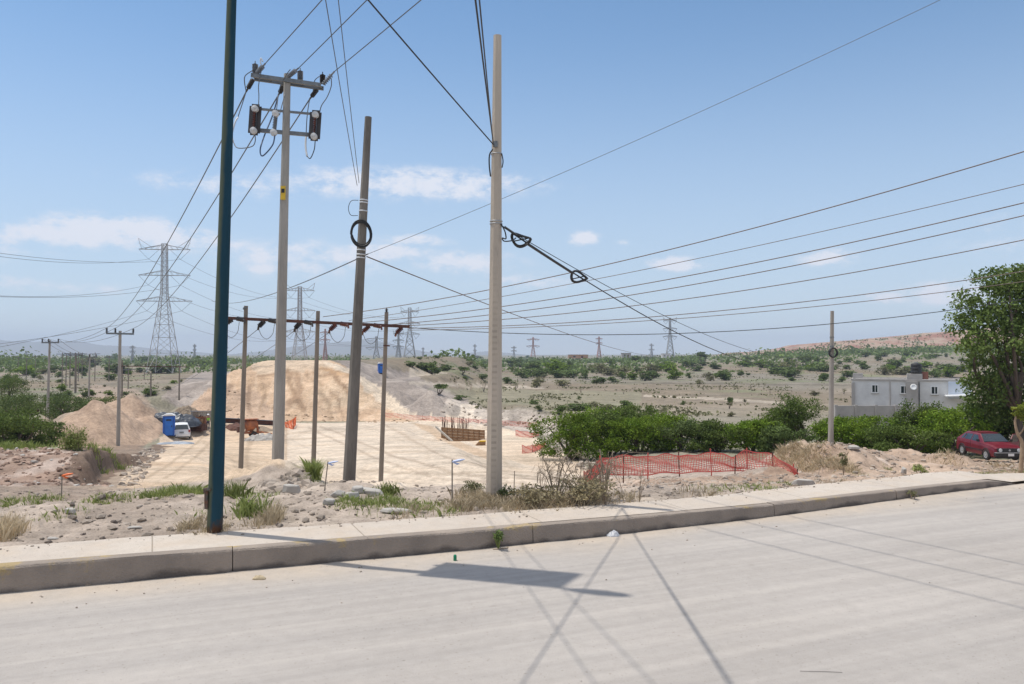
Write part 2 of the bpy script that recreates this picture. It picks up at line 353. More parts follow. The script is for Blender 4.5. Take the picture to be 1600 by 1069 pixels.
# ------------------------------------------------------------------ terrain mesh
def grid_faces(nr, nc):
    i = np.arange(nr - 1)[:, None] * nc + np.arange(nc - 1)[None, :]
    return np.stack([i, i + 1, i + nc + 1, i + nc], -1).reshape(-1, 4)
def np_mesh(name, V, Fc, m, smooth=True, cols=None, parent=None, loc=None):
    me = bpy.data.meshes.new(name); k = Fc.shape[1]
    me.vertices.add(len(V)); me.vertices.foreach_set('co', np.ascontiguousarray(V, np.float32).ravel())
    me.loops.add(Fc.size); me.loops.foreach_set('vertex_index', Fc.astype(np.int32).ravel())
    me.polygons.add(len(Fc)); me.polygons.foreach_set('loop_start', np.arange(0, Fc.size, k, dtype=np.int32))
    me.polygons.foreach_set('use_smooth', np.full(len(Fc), smooth, bool))
    if cols is not None:
        a = me.color_attributes.new('Col', 'FLOAT_COLOR', 'POINT'); a.data.foreach_set('color', np.ascontiguousarray(cols, np.float32).ravel())
    me.materials.append(m); me.update(calc_edges=True); me.validate()
    ob = bpy.data.objects.new(name, me); COL.objects.link(ob)
    if parent: ob.parent = parent
    if loc is not None: ob.location = loc
    return ob

def soil_mat(name, k=(.1, .55, 3.5, 40), amp=(.5, .6, .7, .6), bump=.6, rough=.95, fade=False):
    m = bpy.data.materials.new(name); m.use_nodes = True; t = m.node_tree; N = t.nodes; L = t.links; b = N['Principled BSDF']
    b.inputs['Roughness'].default_value = rough; b.inputs['Specular IOR Level'].default_value = .15
    at_ = N.new('ShaderNodeAttribute'); at_.attribute_name = 'Col'
    co = N.new('ShaderNodeTexCoord'); v = None; hgt = None
    for s, a in zip(k, amp):
        n = N.new('ShaderNodeTexNoise'); n.inputs['Scale'].default_value = s; n.inputs['Detail'].default_value = 7; n.inputs['Roughness'].default_value = .65
        L.new(co.outputs['Object'], n.inputs['Vector'])
        q = N.new('ShaderNodeMath'); q.operation = 'MULTIPLY_ADD'; L.new(n.outputs[0], q.inputs[0]); q.inputs[1].default_value = a * 2
        if v is None: q.inputs[2].default_value = 1 - sum(amp)
        else: L.new(v, q.inputs[2])
        v = q.outputs[0]; hgt = n.outputs[0]
    h = N.new('ShaderNodeHueSaturation'); L.new(at_.outputs['Color'], h.inputs['Color']); L.new(v, h.inputs['Value']); L.new(h.outputs[0], b.inputs['Base Color'])
    if bump:
        bp = N.new('ShaderNodeBump'); bp.inputs['Strength'].default_value = bump; bp.inputs['Distance'].default_value = .03
        n = N.new('ShaderNodeTexNoise'); n.inputs['Scale'].default_value = 14; n.inputs['Detail'].default_value = 9; n.inputs['Roughness'].default_value = .7
        L.new(co.outputs['Object'], n.inputs['Vector']); L.new(n.outputs[0], bp.inputs['Height']); L.new(bp.outputs[0], b.inputs['Normal'])
    return m

NU = 880
us = np.linspace(-1.05, 1.05, NU)
ds = [3.5]
while ds[-1] < 9000: ds.append(ds[-1] * (1.0105 if ds[-1] < 160 else 1.02))
ds = np.array(ds)
D, U = np.meshgrid(ds, us, indexing='ij'); X = U * D; Y = D; Z = G(X, Y)
cth, sth = math.cos(PITCH), math.sin(PITCH)
yc = cth * Y + sth * (Z - CAM_Z); SX = 800 + F * X / yc; SY = PY - F * (-sth * Y + cth * (Z - CAM_Z)) / yc
jx = fbm(SX / 28, SY / 13, 4, 31) * 11; jy = fbm(SX / 28, SY / 13, 4, 37) * 5
PXn, PYn = SX + jx, SY + jy
C = np.zeros(D.shape + (4,)); C[..., 3] = 1
def paint(mask, col, a=1.0):
    mk = (np.asarray(mask, float) * a)[..., None]; C[..., :3] = C[..., :3] * (1 - mk) + np.array(col) * mk
plain = (.21, .170, .122)
C[..., :3] = plain
big = fbm(X * .02, Y * .012, 4, 41)
paint(ss(-.05, .2, big), (.215, .19, .15)); paint(ss(.02, .3, fbm(X * .03, Y * .02, 4, 47)), (.26, .215, .165))
paint(ss(.06, .28, fbm(X * .05, Y * .035, 4, 44)), (.175, .185, .105), .8)
paint(ss(150, 130, Y), (.29, .26, .19), .3)
paint(ss(500, 900, Y), (.20, .20, .13), .5)
# verge soil
verge = ss(46, 38, Y)
paint(verge, (.37, .305, .25))
vn = fbm(X * .8, Y * .8, 4, 51); paint(verge * ss(.0, .25, vn), (.29, .235, .19)); paint(verge * ss(.05, .3, fbm(X * .5, Y * .5, 3, 53)), (.44, .37, .30))
# left plateau / heap / debris bank
left = inpoly(PXn, PYn, [(-900, 640), (60, 655), (150, 600), (215, 610), (262, 660), (245, 688), (205, 700), (230, 700), (205, 768), (-900, 775)]) & (Y > 15.5)
paint(left, (.30, .235, .18))
heap = inpoly(PXn, PYn, [(62, 690), (95, 655), (150, 622), (210, 620), (262, 660), (248, 686), (190, 712), (110, 700)]) & (Y > 60)
paint(heap, (.375, .27, .195)); paint(heap * ss(.0, .2, fbm(X * .4 + Y * .3, Y * .1, 4, 59)), (.28, .195, .14))
bank_ = inpoly(PXn, PYn, [(-900, 700), (110, 702), (150, 750), (140, 760), (-900, 762)]) & (Y > 18) & (Y < 34)
paint(bank_, (.27, .19, .145)); paint(bank_ * ss(-.02, .15, fbm(X * 1.3, Y * 1.3, 4, 63)), (.38, .30, .25))
paint(inpoly(PXn, PYn, [(-900, 690), (60, 690), (150, 694), (150, 702), (-900, 706)]) & (Y > 20) & (Y < 60), (.17, .19, .08), .7)
trk = inpoly(PXn, PYn, [(-900, 756), (120, 762), (205, 772), (180, 782), (-900, 778)]) & (Y < 21)
paint(trk, (.25, .195, .155), .85)
# construction pad, cut banks and the embankment
padm = inpoly(PXn, PYn, [(172, 775), (200, 735), (222, 712), (250, 690), (262, 660), (300, 652), (440, 661), (720, 657), (800, 668), (842, 690), (905, 722), (935, 745), (900, 775), (870, 860), (180, 860)]) & (Y > 17.5) & (Y < 122)
paint(padm, (.55, .455, .355)); paint(padm * ss(.0, .25, fbm(X * .12, Y * .3, 5, 67)), (.50, .40, .30))
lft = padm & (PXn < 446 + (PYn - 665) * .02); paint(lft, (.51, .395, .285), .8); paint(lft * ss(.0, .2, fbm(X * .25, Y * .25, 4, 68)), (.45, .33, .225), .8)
rut = np.abs(np.sin((X * .9 + fbm(X * .06, Y * .03, 3, 69) * 9) * 1.3)); paint(padm * ss(.95, 1.0, rut) * ss(-.1, .1, fbm(X * .08, Y * .06, 3, 70)), (.50, .395, .29), .55)
brow = (Y > 40) & (Y < 112) & inpoly(PXn, PYn, [(640, 660), (672, 664), (710, 688), (770, 708), (790, 712), (770, 720), (735, 708), (690, 690)]); paint(brow, (.47, .345, .235), .9)
low = (Y > 36) & (Y < 112) & inpoly(PXn, PYn, [(700, 672), (800, 668), (845, 690), (905, 722), (935, 745), (850, 735), (780, 716), (735, 692)]); paint(low, (.56, .435, .315), .7)
paint(padm & (np.abs(PXn - 390 - (PYn - 700) * .2) < 46) & (PYn > 660), (.56, .42, .29), .6)
emb = (Y > 112) & (Y < 560) & inpoly(PXn, PYn, [(255, 658), (295, 632), (345, 588), (400, 560), (505, 560), (560, 580), (600, 615), (640, 648), (720, 664), (600, 668), (440, 668)])
paint(emb, (.49, .345, .23)); paint(emb * ss(-.02, .2, fbm(X * .16, Y * .12, 5, 71)), (.56, .42, .29)); paint(emb * ss(.03, .2, fbm(X * .5, Y * .2, 4, 72)), (.40, .265, .165), .35)
paint(emb * ss(.08, .2, fbm(X * .3 + Y * .1, Y * .05, 4, 73)), (.43, .29, .185), .7)
arc = np.abs(np.sin((X + 36) * .42 + fbm(X * .05, Y * .03, 2, 77) * 7 + Y * .05))
paint(emb * ss(.80, .97, arc), (.37, .245, .15), .22); paint(emb * ss(.93, 1.0, np.abs(np.sin(arc * 9 + Y * .12))), (.58, .45, .33), .35)
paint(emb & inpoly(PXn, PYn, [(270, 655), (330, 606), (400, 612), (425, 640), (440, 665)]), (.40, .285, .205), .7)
paint(emb & inpoly(PXn, PYn, [(390, 574), (410, 556), (502, 558), (530, 574), (480, 579), (400, 584)]), (.52, .41, .30), .7)
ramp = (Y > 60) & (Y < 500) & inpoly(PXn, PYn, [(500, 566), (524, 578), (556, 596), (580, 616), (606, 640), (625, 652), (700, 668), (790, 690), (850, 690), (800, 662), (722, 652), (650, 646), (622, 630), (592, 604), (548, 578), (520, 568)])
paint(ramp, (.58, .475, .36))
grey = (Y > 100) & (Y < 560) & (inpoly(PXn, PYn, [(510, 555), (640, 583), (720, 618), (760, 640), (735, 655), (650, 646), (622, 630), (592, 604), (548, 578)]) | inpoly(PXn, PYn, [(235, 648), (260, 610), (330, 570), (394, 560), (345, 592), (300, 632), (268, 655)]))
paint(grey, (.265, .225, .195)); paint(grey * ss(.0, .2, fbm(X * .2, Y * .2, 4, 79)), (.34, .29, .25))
pale = (Y > 85) & (Y < 160) & inpoly(PXn, PYn, [(700, 622), (760, 640), (830, 640), (872, 655), (866, 682), (800, 672), (730, 660), (690, 645)])
paint(pale, (.43, .37, .31)); paint(pale * ss(.02, .2, fbm(X * .5, Y * .5, 4, 83)), (.30, .26, .22))
paint((Y > 95) & inpoly(PXn, PYn, [(722, 630), (745, 634), (740, 648), (766, 662), (742, 668), (716, 652), (720, 640)]), (.60, .51, .41))
# wheel and blade tracks left by the machines
def polydist(pts):
    dmin = np.full(PXn.shape, 1e9)
    for (x1, y1), (x2, y2) in zip(pts[:-1], pts[1:]):
        t = np.clip(((PXn - x1) * (x2 - x1) + (PYn - y1) * (y2 - y1)) / ((x2 - x1) ** 2 + (y2 - y1) ** 2), 0, 1); dmin = np.minimum(dmin, np.hypot(PXn - x1 - t * (x2 - x1), PYn - y1 - t * (y2 - y1)))
    return dmin
onfill = (Y > 112) & (Y < 520)
for pts, wd_, col, al in (([(447, 583), (440, 596), (436, 612), (430, 636)], 3.5, (.33, .215, .13), .85), ([(452, 580), (455, 600), (460, 622), (474, 640)], 5, (.34, .225, .14), .8), ([(466, 592), (470, 606), (462, 622), (452, 628)], 7, (.35, .23, .145), .7), ([(519, 584), (541, 606), (551, 626), (558, 648)], 4, (.33, .215, .13), .85), ([(400, 590), (430, 584), (470, 582), (515, 586)], 2.2, (.36, .24, .15), .8), ([(485, 590), (510, 604), (528, 626), (536, 650)], 2.5, (.38, .26, .165), .7), ([(390, 604), (386, 622), (392, 644)], 4, (.33, .225, .15), .8), ([(360, 604), (345, 622), (330, 648)], 6, (.35, .24, .165), .7), ([(408, 600), (412, 618), (408, 640)], 3, (.36, .25, .16), .7), ([(498, 574), (530, 583), (560, 590)], 3, (.46, .29, .16), .8), ([(500, 610), (512, 630), (516, 652)], 5, (.38, .27, .175), .6)):
    paint(onfill * ss(wd_ * 1.25, wd_ * .5, polydist(pts)), tuple(q * .8 for q in col), min(.95, al * 1.1))
onpad = padm & (Y > 24)
for pts, wd_, col, al in (([(330, 672), (300, 700), (255, 732), (195, 766)], 2.2, (.42, .32, .225), .7), ([(345, 676), (318, 704), (275, 736), (225, 770)], 2.2, (.42, .32, .225), .7), ([(480, 668), (560, 705), (680, 748), (900, 762)], 1.8, (.43, .335, .25), .7), ([(500, 666), (590, 704), (720, 742), (900, 752)], 1.8, (.43, .335, .25), .7), ([(600, 664), (690, 712), (780, 736), (880, 742)], 2, (.45, .35, .26), .6), ([(390, 690), (386, 720), (380, 755)], 5, (.44, .32, .215), .6), ([(446, 668), (446, 700), (448, 756)], 2.5, (.44, .325, .225), .7), ([(320, 690), (340, 715), (420, 730)], 3, (.44, .33, .23), .5), ([(560, 735), (660, 741), (760, 738), (870, 748)], 1.5, (.38, .3, .22), .6)):
    paint(onpad * ss(wd_ * 1.3, wd_ * .5, polydist(pts)), tuple(q * .85 for q in col), al)
paint((Y > 20) & (Y < 75) & (X < -8) & (np.abs(np.interp(Y, [17, 24, 40, 70, 76], [-9.3, -12.2, -18.6, -30.5, -34]) + fbm(X * .35, Y * .35, 3, 5) * 2.6 - X - .15) < .55), (.15, .105, .078), .9)  # cut face of the plateau edge: dark soil, with its shade painted in
paint((Y > 40) & (Y < 74) & inpoly(PXn, PYn, [(150, 704), (168, 690), (240, 686), (218, 706), (170, 722)]), (.21, .155, .115), .7)
# right-hand spoil
spoil = (Y < 46) & (Y > 14) & inpoly(PXn, PYn, [(905, 742), (1000, 748), (1190, 742), (1230, 690), (1300, 676), (1420, 690), (1510, 690), (2600, 715), (2600, 745), (1500, 748), (1250, 765), (1100, 775), (900, 790)])
paint(spoil, (.375, .28, .21)); paint(spoil * ss(-.02, .2, fbm(X * .6, Y * .6, 4, 87)), (.29, .205, .15)); paint(spoil * ss(.08, .25, fbm(X * .9, Y * .9, 3, 89)), (.49, .40, .33))
# tracks over the plain
for poly in ([(640, 596), (760, 601), (850, 605), (850, 608), (760, 606), (640, 601)], [(1005, 617), (1130, 622), (1225, 628), (1225, 632), (1130, 626), (1005, 620)], [(640, 575), (700, 583), (640, 590)]):
    paint((Y > 100) & inpoly(SX + jx * .2, SY + jy * .12, poly), (.44, .375, .30), .7)
paint((Y > 100) & inpoly(SX, SY + jy * .1, [(920, 596.5), (1330, 601), (1330, 603), (920, 598.5)]), (.14, .12, .09), .8)
paint((Y > 150) & inpoly(PXn, PYn, [(660, 606), (1000, 612), (1000, 640), (900, 640), (740, 625)]), (.24, .235, .155), .45)
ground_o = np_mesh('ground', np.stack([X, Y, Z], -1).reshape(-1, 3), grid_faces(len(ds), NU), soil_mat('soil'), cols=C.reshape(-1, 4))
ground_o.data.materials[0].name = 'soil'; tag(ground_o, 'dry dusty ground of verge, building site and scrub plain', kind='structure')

# ------------------------------------------------------------------ road, footway, kerb
def conc_mat(name, c1, c2, dust, streak=False):
    m = bpy.data.materials.new(name); m.use_nodes = True; t = m.node_tree; N = t.nodes; L = t.links; b = N['Principled BSDF']
    b.inputs['Roughness'].default_value = .9; b.inputs['Specular IOR Level'].default_value = .2
    co = N.new('ShaderNodeTexCoord'); mp = N.new('ShaderNodeMapping'); L.new(co.outputs['Object'], mp.inputs[0])
    def noise(s, sc=(1, 1, 1), rz=0, d=8, ro=.65):
        q = N.new('ShaderNodeMapping'); q.vector_type = 'TEXTURE'; q.inputs['Rotation'].default_value = (0, 0, rz); q.inputs['Scale'].default_value = tuple(1 / v for v in sc)
        L.new(co.outputs['Object'], q.inputs[0])
        n = N.new('ShaderNodeTexNoise'); n.inputs['Scale'].default_value = s; n.inputs['Detail'].default_value = d; n.inputs['Roughness'].default_value = ro
        L.new(q.outputs[0], n.inputs['Vector']); return n.outputs[0]
    def ramp(v, p0, p1, k0, k1):
        r = N.new('ShaderNodeValToRGB'); L.new(v, r.inputs[0]); e = r.color_ramp.elements
        e[0].position = p0; e[0].color = (*k0, 1); e[1].position = p1; e[1].color = (*k1, 1); return r.outputs[0]
    def mix(f, a, bb, mode='MIX'):
        x = N.new('ShaderNodeMix'); x.data_type = 'RGBA'; x.blend_type = mode
        if isinstance(f, float): x.inputs[0].default_value = f
        else: L.new(f, x.inputs[0])
        for s, i in ((a, 'A'), (bb, 'B')):
            if isinstance(s, tuple): x.inputs[i].default_value = (*s, 1)
            else: L.new(s, x.inputs[i])
        return x.outputs['Result']
    base = ramp(noise(.45), .38, .62, c1, c2)
    if streak:
        st = ramp(noise(1.0, (.10, 2.6, 1), R(22), 7, .55), .36, .66, (.925, .925, .93), (1.035, 1.03, 1.025)); base = mix(1.0, base, st, 'MULTIPLY')
        st = ramp(noise(1.0, (.05, 9, 1), R(24), 5, .5), .40, .62, (.95, .95, .95), (1.03, 1.03, 1.03)); base = mix(1.0, base, st, 'MULTIPLY')
        base = mix(1.0, base, ramp(noise(.9, d=9, ro=.72), .40, .66, (1.02, 1.02, 1.02), (.93, .925, .92)), 'MULTIPLY')
        base = mix(1.0, base, ramp(noise(4.5, d=4, ro=.5), .68, .78, (1, 1, 1), (.86, .85, .84)), 'MULTIPLY')
        fa = N.new('ShaderNodeAttribute'); fa.attribute_name = 'Col'
        sep = N.new('ShaderNodeSeparateColor'); L.new(fa.outputs['Color'], sep.inputs[0])
        q = N.new('ShaderNodeMath'); q.operation = 'MULTIPLY'; L.new(sep.outputs[0], q.inputs[0]); L.new(ramp(noise(2.2), .3, .62, (.3, .3, .3), (1, 1, 1)), q.inputs[1])
        base = mix(q.outputs[0], base, dust)
        base = mix(sep.outputs[2], base, mix(1.0, base, (.84, .86, .875), 'MULTIPLY'))
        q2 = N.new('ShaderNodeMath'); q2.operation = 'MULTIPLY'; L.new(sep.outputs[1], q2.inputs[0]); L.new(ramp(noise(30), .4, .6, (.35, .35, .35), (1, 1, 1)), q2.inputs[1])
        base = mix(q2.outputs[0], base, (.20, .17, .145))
    else:
        sx = N.new('ShaderNodeSeparateXYZ'); L.new(co.outputs['Object'], sx.inputs[0])
        q = N.new('ShaderNodeMath'); q.operation = 'MULTIPLY_ADD'; L.new(sx.outputs[1], q.inputs[0]); q.inputs[1].default_value = .45; L.new(sx.outputs[0], q.inputs[2])
        fr = N.new('ShaderNodeMath'); fr.operation = 'PINGPONG'; L.new(q.outputs[0], fr.inputs[0]); fr.inputs[1].default_value = 1.15
        lt = N.new('ShaderNodeMath'); lt.operation = 'LESS_THAN'; L.new(fr.outputs[0], lt.inputs[0]); lt.inputs[1].default_value = .008
        joint = lt.outputs[0]
        base = mix(ramp(noise(2.5), .45, .75, (0, 0, 0), (.8, .8, .8)), base, dust)
    if not streak: base = mix(joint, base, mix(1.0, base, (.62, .6, .57), 'MULTIPLY'))
    base = mix(1.0, base, ramp(noise(120, d=3), .25, .75, (.88, .88, .88), (1.1, 1.1, 1.1)), 'MULTIPLY')
    base = mix(1.0, base, ramp(noise(38, d=2, ro=.4), .66, .74, (1, 1, 1), (.72, .7, .68)), 'MULTIPLY')
    base = mix(1.0, base, ramp(noise(7, d=6, ro=.7), .3, .7, (.93, .93, .93), (1.06, 1.06, 1.06)), 'MULTIPLY')
    L.new(base, b.inputs['Base Color'])
    bp = N.new('ShaderNodeBump'); bp.inputs['Strength'].default_value = .35; bp.inputs['Distance'].default_value = .008; L.new(noise(70), bp.inputs['Height']); L.new(bp.outputs[0], b.inputs['Normal'])
    return m
xs = np.concatenate([np.linspace(-60, -8, 80), np.linspace(-7.95, 14, 420), np.linspace(14.2, 80, 90)])
ky = kerb_y(xs)
offs = np.concatenate([[0, .02, .05, .08, .12, .17, .23, .3, .4, .5, .65, .8, 1, 1.3, 1.6, 2, 2.5, 3], np.linspace(3.5, 24, 42)])
RX = np.repeat(xs[:, None], len(offs), 1); RY = ky[:, None] - offs[None, :]
rn = fbm(RX * .9, RY * .9, 4, 91)
rz = 0.0 * RX + .012 * np.clip(1 - offs[None, :] / .3, 0, 1) * (1 + fbm(RX * 3, RY * 3, 3, 92))
dust = np.clip(1.05 - (offs[None, :] / (.75 + rn * 1.3)), 0, 1) ** 1.2
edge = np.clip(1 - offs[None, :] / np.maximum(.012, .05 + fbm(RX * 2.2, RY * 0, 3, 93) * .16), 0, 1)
wear = ss(1.5, 6.5, RX * .55 - RY + 7.0) * .8
rc = np.stack([dust, edge * 0 + np.clip(edge, 0, 1), wear + 0 * RX, np.ones_like(RX)], -1)
road = np_mesh('road', np.stack([RX, RY, rz], -1).reshape(-1, 3), grid_faces(len(xs), len(offs))[:, ::-1], conc_mat('road_concrete', (.38, .346, .312), (.43, .394, .358), (.50, .42, .335), True), cols=rc.reshape(-1, 4))
tag(road, 'pale grey concrete road', kind='structure')

KB = .16                                              # kerb breadth
sel = xs[(xs > -30) & (xs < 9.6)]
wv = np.linspace(0, 1, 9); hw = kerb_h(sel); wd = walk_w(sel)
PXv = np.repeat(sel[:, None], 9, 1); PYv = kerb_y(sel)[:, None] + KB + .004 + (wd[:, None] - KB + .12 + fbm(PXv * 1.1, PXv * 0, 4, 95) * .42 * wv[None, :] ** 4) * wv[None, :]
PZv = hw[:, None] + .012 * wv[None, :] - .03 * (wv[None, :] > .99)
pave = np_mesh('pavement', np.stack([PXv, PYv, PZv], -1).reshape(-1, 3), grid_faces(len(sel), 9), conc_mat('footway_concrete', (.48, .415, .35), (.53, .465, .395), (.50, .41, .32)))
tag(pave, 'narrow concrete footway behind the kerb', kind='structure')

def kerb_x(px):                                       # where a joint seen at pixel column px sits on the kerb line
    x = np.linspace(-12, 10, 4000); return float(x[np.argmin(np.abs(x / kerb_y(x) * F + 800 - px))])
joints = [-16, -12, -9.2, -7.0] + [kerb_x(q) for q in (-60, 365, 640 + 737 / 3.81, 640 + 1332 / 3.81, 1210, 1400, 1480)] + [8.5]
kmb = MB(); kcols = []
prof = [(.0, -.2), (.004, .0), (.016, .62), (.02, .9), (.028, .975), (.045, 1.0), (KB, 1.0), (KB, -.2)]
rk = random.Random(4)
for a, b in zip(joints[:-1], joints[1:]):
    q = np.linspace(a + .004, b - .004, max(4, int((b - a) / .12))); n0 = len(kmb.v); jz = rk.uniform(-.006, .006); jy_ = rk.uniform(-.008, .008)
    for i, x in enumerate(q):
        y = float(kerb_y(x)); h = float(kerb_h(x)); tx = float(kerb_y(x + .05) - kerb_y(x - .05)) / .1; L_ = math.hypot(1, tx); nx, ny = -tx / L_, 1 / L_
        if b > 8.4:
            e = max(0, (x - (b - .32)) / .32); h = h * math.sqrt(max(.0, 1 - e * e * .96))
        for k, (o, z) in enumerate(prof):
            cz = h * z + jz * (z > 0); oo = o + jy_ + (.004 * math.sin(x * 3.1) if k < 4 else 0)
            if k in (2, 3, 4): oo += .010 * float(fbm(x * 5, k * .3, 3, 6)); cz += .018 * float(fbm(x * 7, 1, 3, 7)) * (k >= 3)
            kmb.v.append((x + nx * oo, y + ny * oo, cz))
    P_ = len(prof)
    for i in range(len(q) - 1):
        for k in range(P_ - 1): s = n0 + i * P_ + k; kmb.f.append((s, s + P_, s + P_ + 1, s + 1))
    kmb.f.append(tuple(n0 + k for k in range(P_))); kmb.f.append(tuple(n0 + (len(q) - 1) * P_ + k for k in range(P_ - 1, -1, -1)))
def kerb_material():
    m = mat('kerb_concrete', (.32, .262, .212), (.225, .187, .155), 1.6, .92, .7, bscale=45, detail=10)
    t = m.node_tree; N = t.nodes; L = t.links; b = N['Principled BSDF']; src = b.inputs['Base Color'].links[0].from_socket
    co = N.new('ShaderNodeTexCoord'); sp_ = N.new('ShaderNodeSeparateXYZ'); L.new(co.outputs['Object'], sp_.inputs[0])
    n = N.new('ShaderNodeTexNoise'); n.inputs['Scale'].default_value = 2.4; n.inputs['Detail'].default_value = 8; L.new(co.outputs['Object'], n.inputs['Vector'])
    def mathn(op, a, bb):
        q = N.new('ShaderNodeMath'); q.operation = op
        for i, v in enumerate((a, bb)):
            if isinstance(v, float): q.inputs[i].default_value = v
            else: L.new(v, q.inputs[i])
        return q.outputs[0]
    def step(v, a, bb):
        q = N.new('ShaderNodeMapRange'); L.new(v, q.inputs[0]); q.inputs[1].default_value = a; q.inputs[2].default_value = bb; return q.outputs[0]
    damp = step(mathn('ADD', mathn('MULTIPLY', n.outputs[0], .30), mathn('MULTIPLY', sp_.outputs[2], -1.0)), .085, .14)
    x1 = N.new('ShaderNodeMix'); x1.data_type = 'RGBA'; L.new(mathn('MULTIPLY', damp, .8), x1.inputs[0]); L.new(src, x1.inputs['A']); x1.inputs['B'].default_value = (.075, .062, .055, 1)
    n2 = N.new('ShaderNodeTexNoise'); n2.inputs['Scale'].default_value = 1.3; n2.inputs['Detail'].default_value = 9; n2.inputs['Roughness'].default_value = .75; L.new(co.outputs['Object'], n2.inputs['Vector'])
    yel = step(mathn('ADD', n2.outputs[0], mathn('MULTIPLY', sp_.outputs[2], .6)), .66, .72)
    x2 = N.new('ShaderNodeMix'); x2.data_type = 'RGBA'; L.new(mathn('MULTIPLY', yel, .55), x2.inputs[0]); L.new(x1.outputs['Result'], x2.inputs['A']); x2.inputs['B'].default_value = (.44, .31, .10, 1)
    L.new(x2.outputs['Result'], b.inputs['Base Color']); return m
kerb = kmb.build('kerb', kerb_material()); tag(kerb, 'grey concrete kerb with worn yellow paint and dark damp foot', kind='structure')

# ------------------------------------------------------------------ mountains, eroded ridge, haze
def mountain(name, prof, d, label, thick=900):
    pts = np.array(prof, float); q = np.linspace(pts[0, 0], pts[-1, 0], 160); top = np.interp(q, pts[:, 0], pts[:, 1])
    vs = []
    for j in range(14):
        t = j / 13; dd = d + (t - .5) * thick * 2; prof_ = math.sin(math.pi * t) ** .8
        zt = CAM_Z + (553 - top) / F * d; zt = -12 + (zt + 12) * prof_ * (1 + .5 * fbm(q * .02, q * 0 + j * .35, 4, 13) * (0 < j < 13) + .25 * fbm(q * .09, q * 0 + j * .8, 3, 15))
        vs.append(np.stack([(q - 800) / F * d * (1 + 0 * t), 0 * q + dd, zt], -1))
    o = np_mesh(name, np.concatenate(vs), grid_faces(14, 160), mat(name + '_scrub', (.17, .18, .14), (.21, .19, .16), .004, .95)); return tag(o, label, kind='structure')
mountain('mountains', [(-700, 548), (-300, 530), (-100, 526), (0, 532), (110, 535), (200, 542), (280, 549), (340, 556)], 7600, 'long pale blue mountain on the horizon at the left')
mountain('mountains', [(355, 558), (420, 549), (480, 541), (540, 533), (575, 530), (610, 538), (640, 546), (700, 556)], 7800, 'pale blue peak behind the lattice towers')
mountain('mountains', [(690, 556), (760, 549), (800, 552), (850, 557)], 8000, 'faint low blue hill left of the scrub plain')

hq = np.linspace(1150, 2300, 260); top = np.interp(hq, [1150, 1190, 1230, 1262, 1285, 1300, 1340, 1400, 1440, 1490, 1560, 1650, 1800, 2300], [560, 551, 549, 545, 541, 536, 533, 529, 524, 519, 513, 509, 504, 500])
HD = 1150; vs = []; cs = []
for j, (t, hfrac) in enumerate([(-1, -.45), (-.85, -.2), (-.7, -.02), (-.55, .06), (-.45, .13), (-.36, .3), (-.29, .48), (-.23, .64), (-.17, .78), (-.1, .93), (0, 1.0), (.3, 1.02), (.8, .9)]):
    dd = HD + t * 230 + 26 * fbm(hq * .05, hq * 0 + j * .13, 4, 17) * (j > 2)
    x = (hq - 800) / F * HD; base = G(x, 0 * x + HD - 150, False); zt = CAM_Z + (553 - top) / F * HD
    zz = base + (zt - base) * hfrac * (1 + fbm(hq * .06, hq * 0 + j * .3, 4, 19) * .28 + fbm(hq * .22, hq * 0 + j * .45, 3, 20) * .30 * (0 < j < 10))
    vs.append(np.stack([x, dd, zz], -1))
hill_m = mat('eroded_ridge_soil', (.26, .125, .085), (.36, .265, .195), .035, .95, .3, c3=(.12, .13, .07), stretch=(1, .6, 2.2), lo=.40, hi=.58)
ridge = np_mesh('hill', np.concatenate(vs), grid_faces(13, 260), hill_m); tag(ridge, 'eroded red and cream ridge behind the plain', kind='structure')

hb = MB(); hb.box((0, 200, 94), (19000, 17500, 216)); hz = hb.build('haze', bpy.data.materials.new('haze_air'))
hm = hz.data.materials[0]; hm.use_nodes = True; hn = hm.node_tree; hn.nodes.clear()
pv = hn.nodes.new('ShaderNodeVolumePrincipled'); pv.inputs['Density'].default_value = 1.45e-4; pv.inputs['Color'].default_value = (.56, .65, .83, 1); pv.inputs['Anisotropy'].default_value = .0
ho = hn.nodes.new('ShaderNodeOutputMaterial'); hn.links.new(pv.outputs[0], ho.inputs['Volume'])
tag(hz, 'thin blue haze over the plain', kind='stuff')

# ------------------------------------------------------------------ poles
def loft_pole(px0, py0, px1, py1, d, w0, w1, n=8, sink=.35, tw=math.pi / 8):
    a = at(px0, py0, d); b = at(px1, py1, d); ax = (b - a).normalized(); m = MB()
    pts = [a - ax * sink] + [a + (b - a) * t for t in np.linspace(0, 1, 9)]
    rs = [w0 / 2] + [w0 / 2 + (w1 - w0) / 2 * t for t in np.linspace(0, 1, 9)]
    m.tube(pts, rs, n, True, tw); return a, b, m
def on_axis(a, b, py, d):                             # point of the pole axis at a pixel row
    ya = 0; za = at(800, py, d).z; t = (za - a.z) / (b.z - a.z); return a + (b - a) * t
def band(m, c, ax, r, h, n=16): m.lathe(c - ax * (h / 2), ax, [(0, r), (0, r + .004), (h, r + .004), (h, r)], n)
def fins(m, a, b, r, k=7):                            # sheds of an insulator from a to b
    a, b = Vector(a), Vector(b); d = b - a; L_ = d.length; pr = [(0, r * .4)]
    for i in range(k):
        t0 = L_ * (i + .2) / (k + .4); t1 = L_ * (i + .75) / (k + .4)
        pr += [(t0, r * .45), ((t0 + t1) / 2 - .002, r), ((t0 + t1) / 2 + .002, r), (t1, r * .45)]
    pr += [(L_, r * .4)]; m.lathe(a, d, pr, 12)
def cyl(m, a, b, r, n=10): m.tube([a, b], r, n)

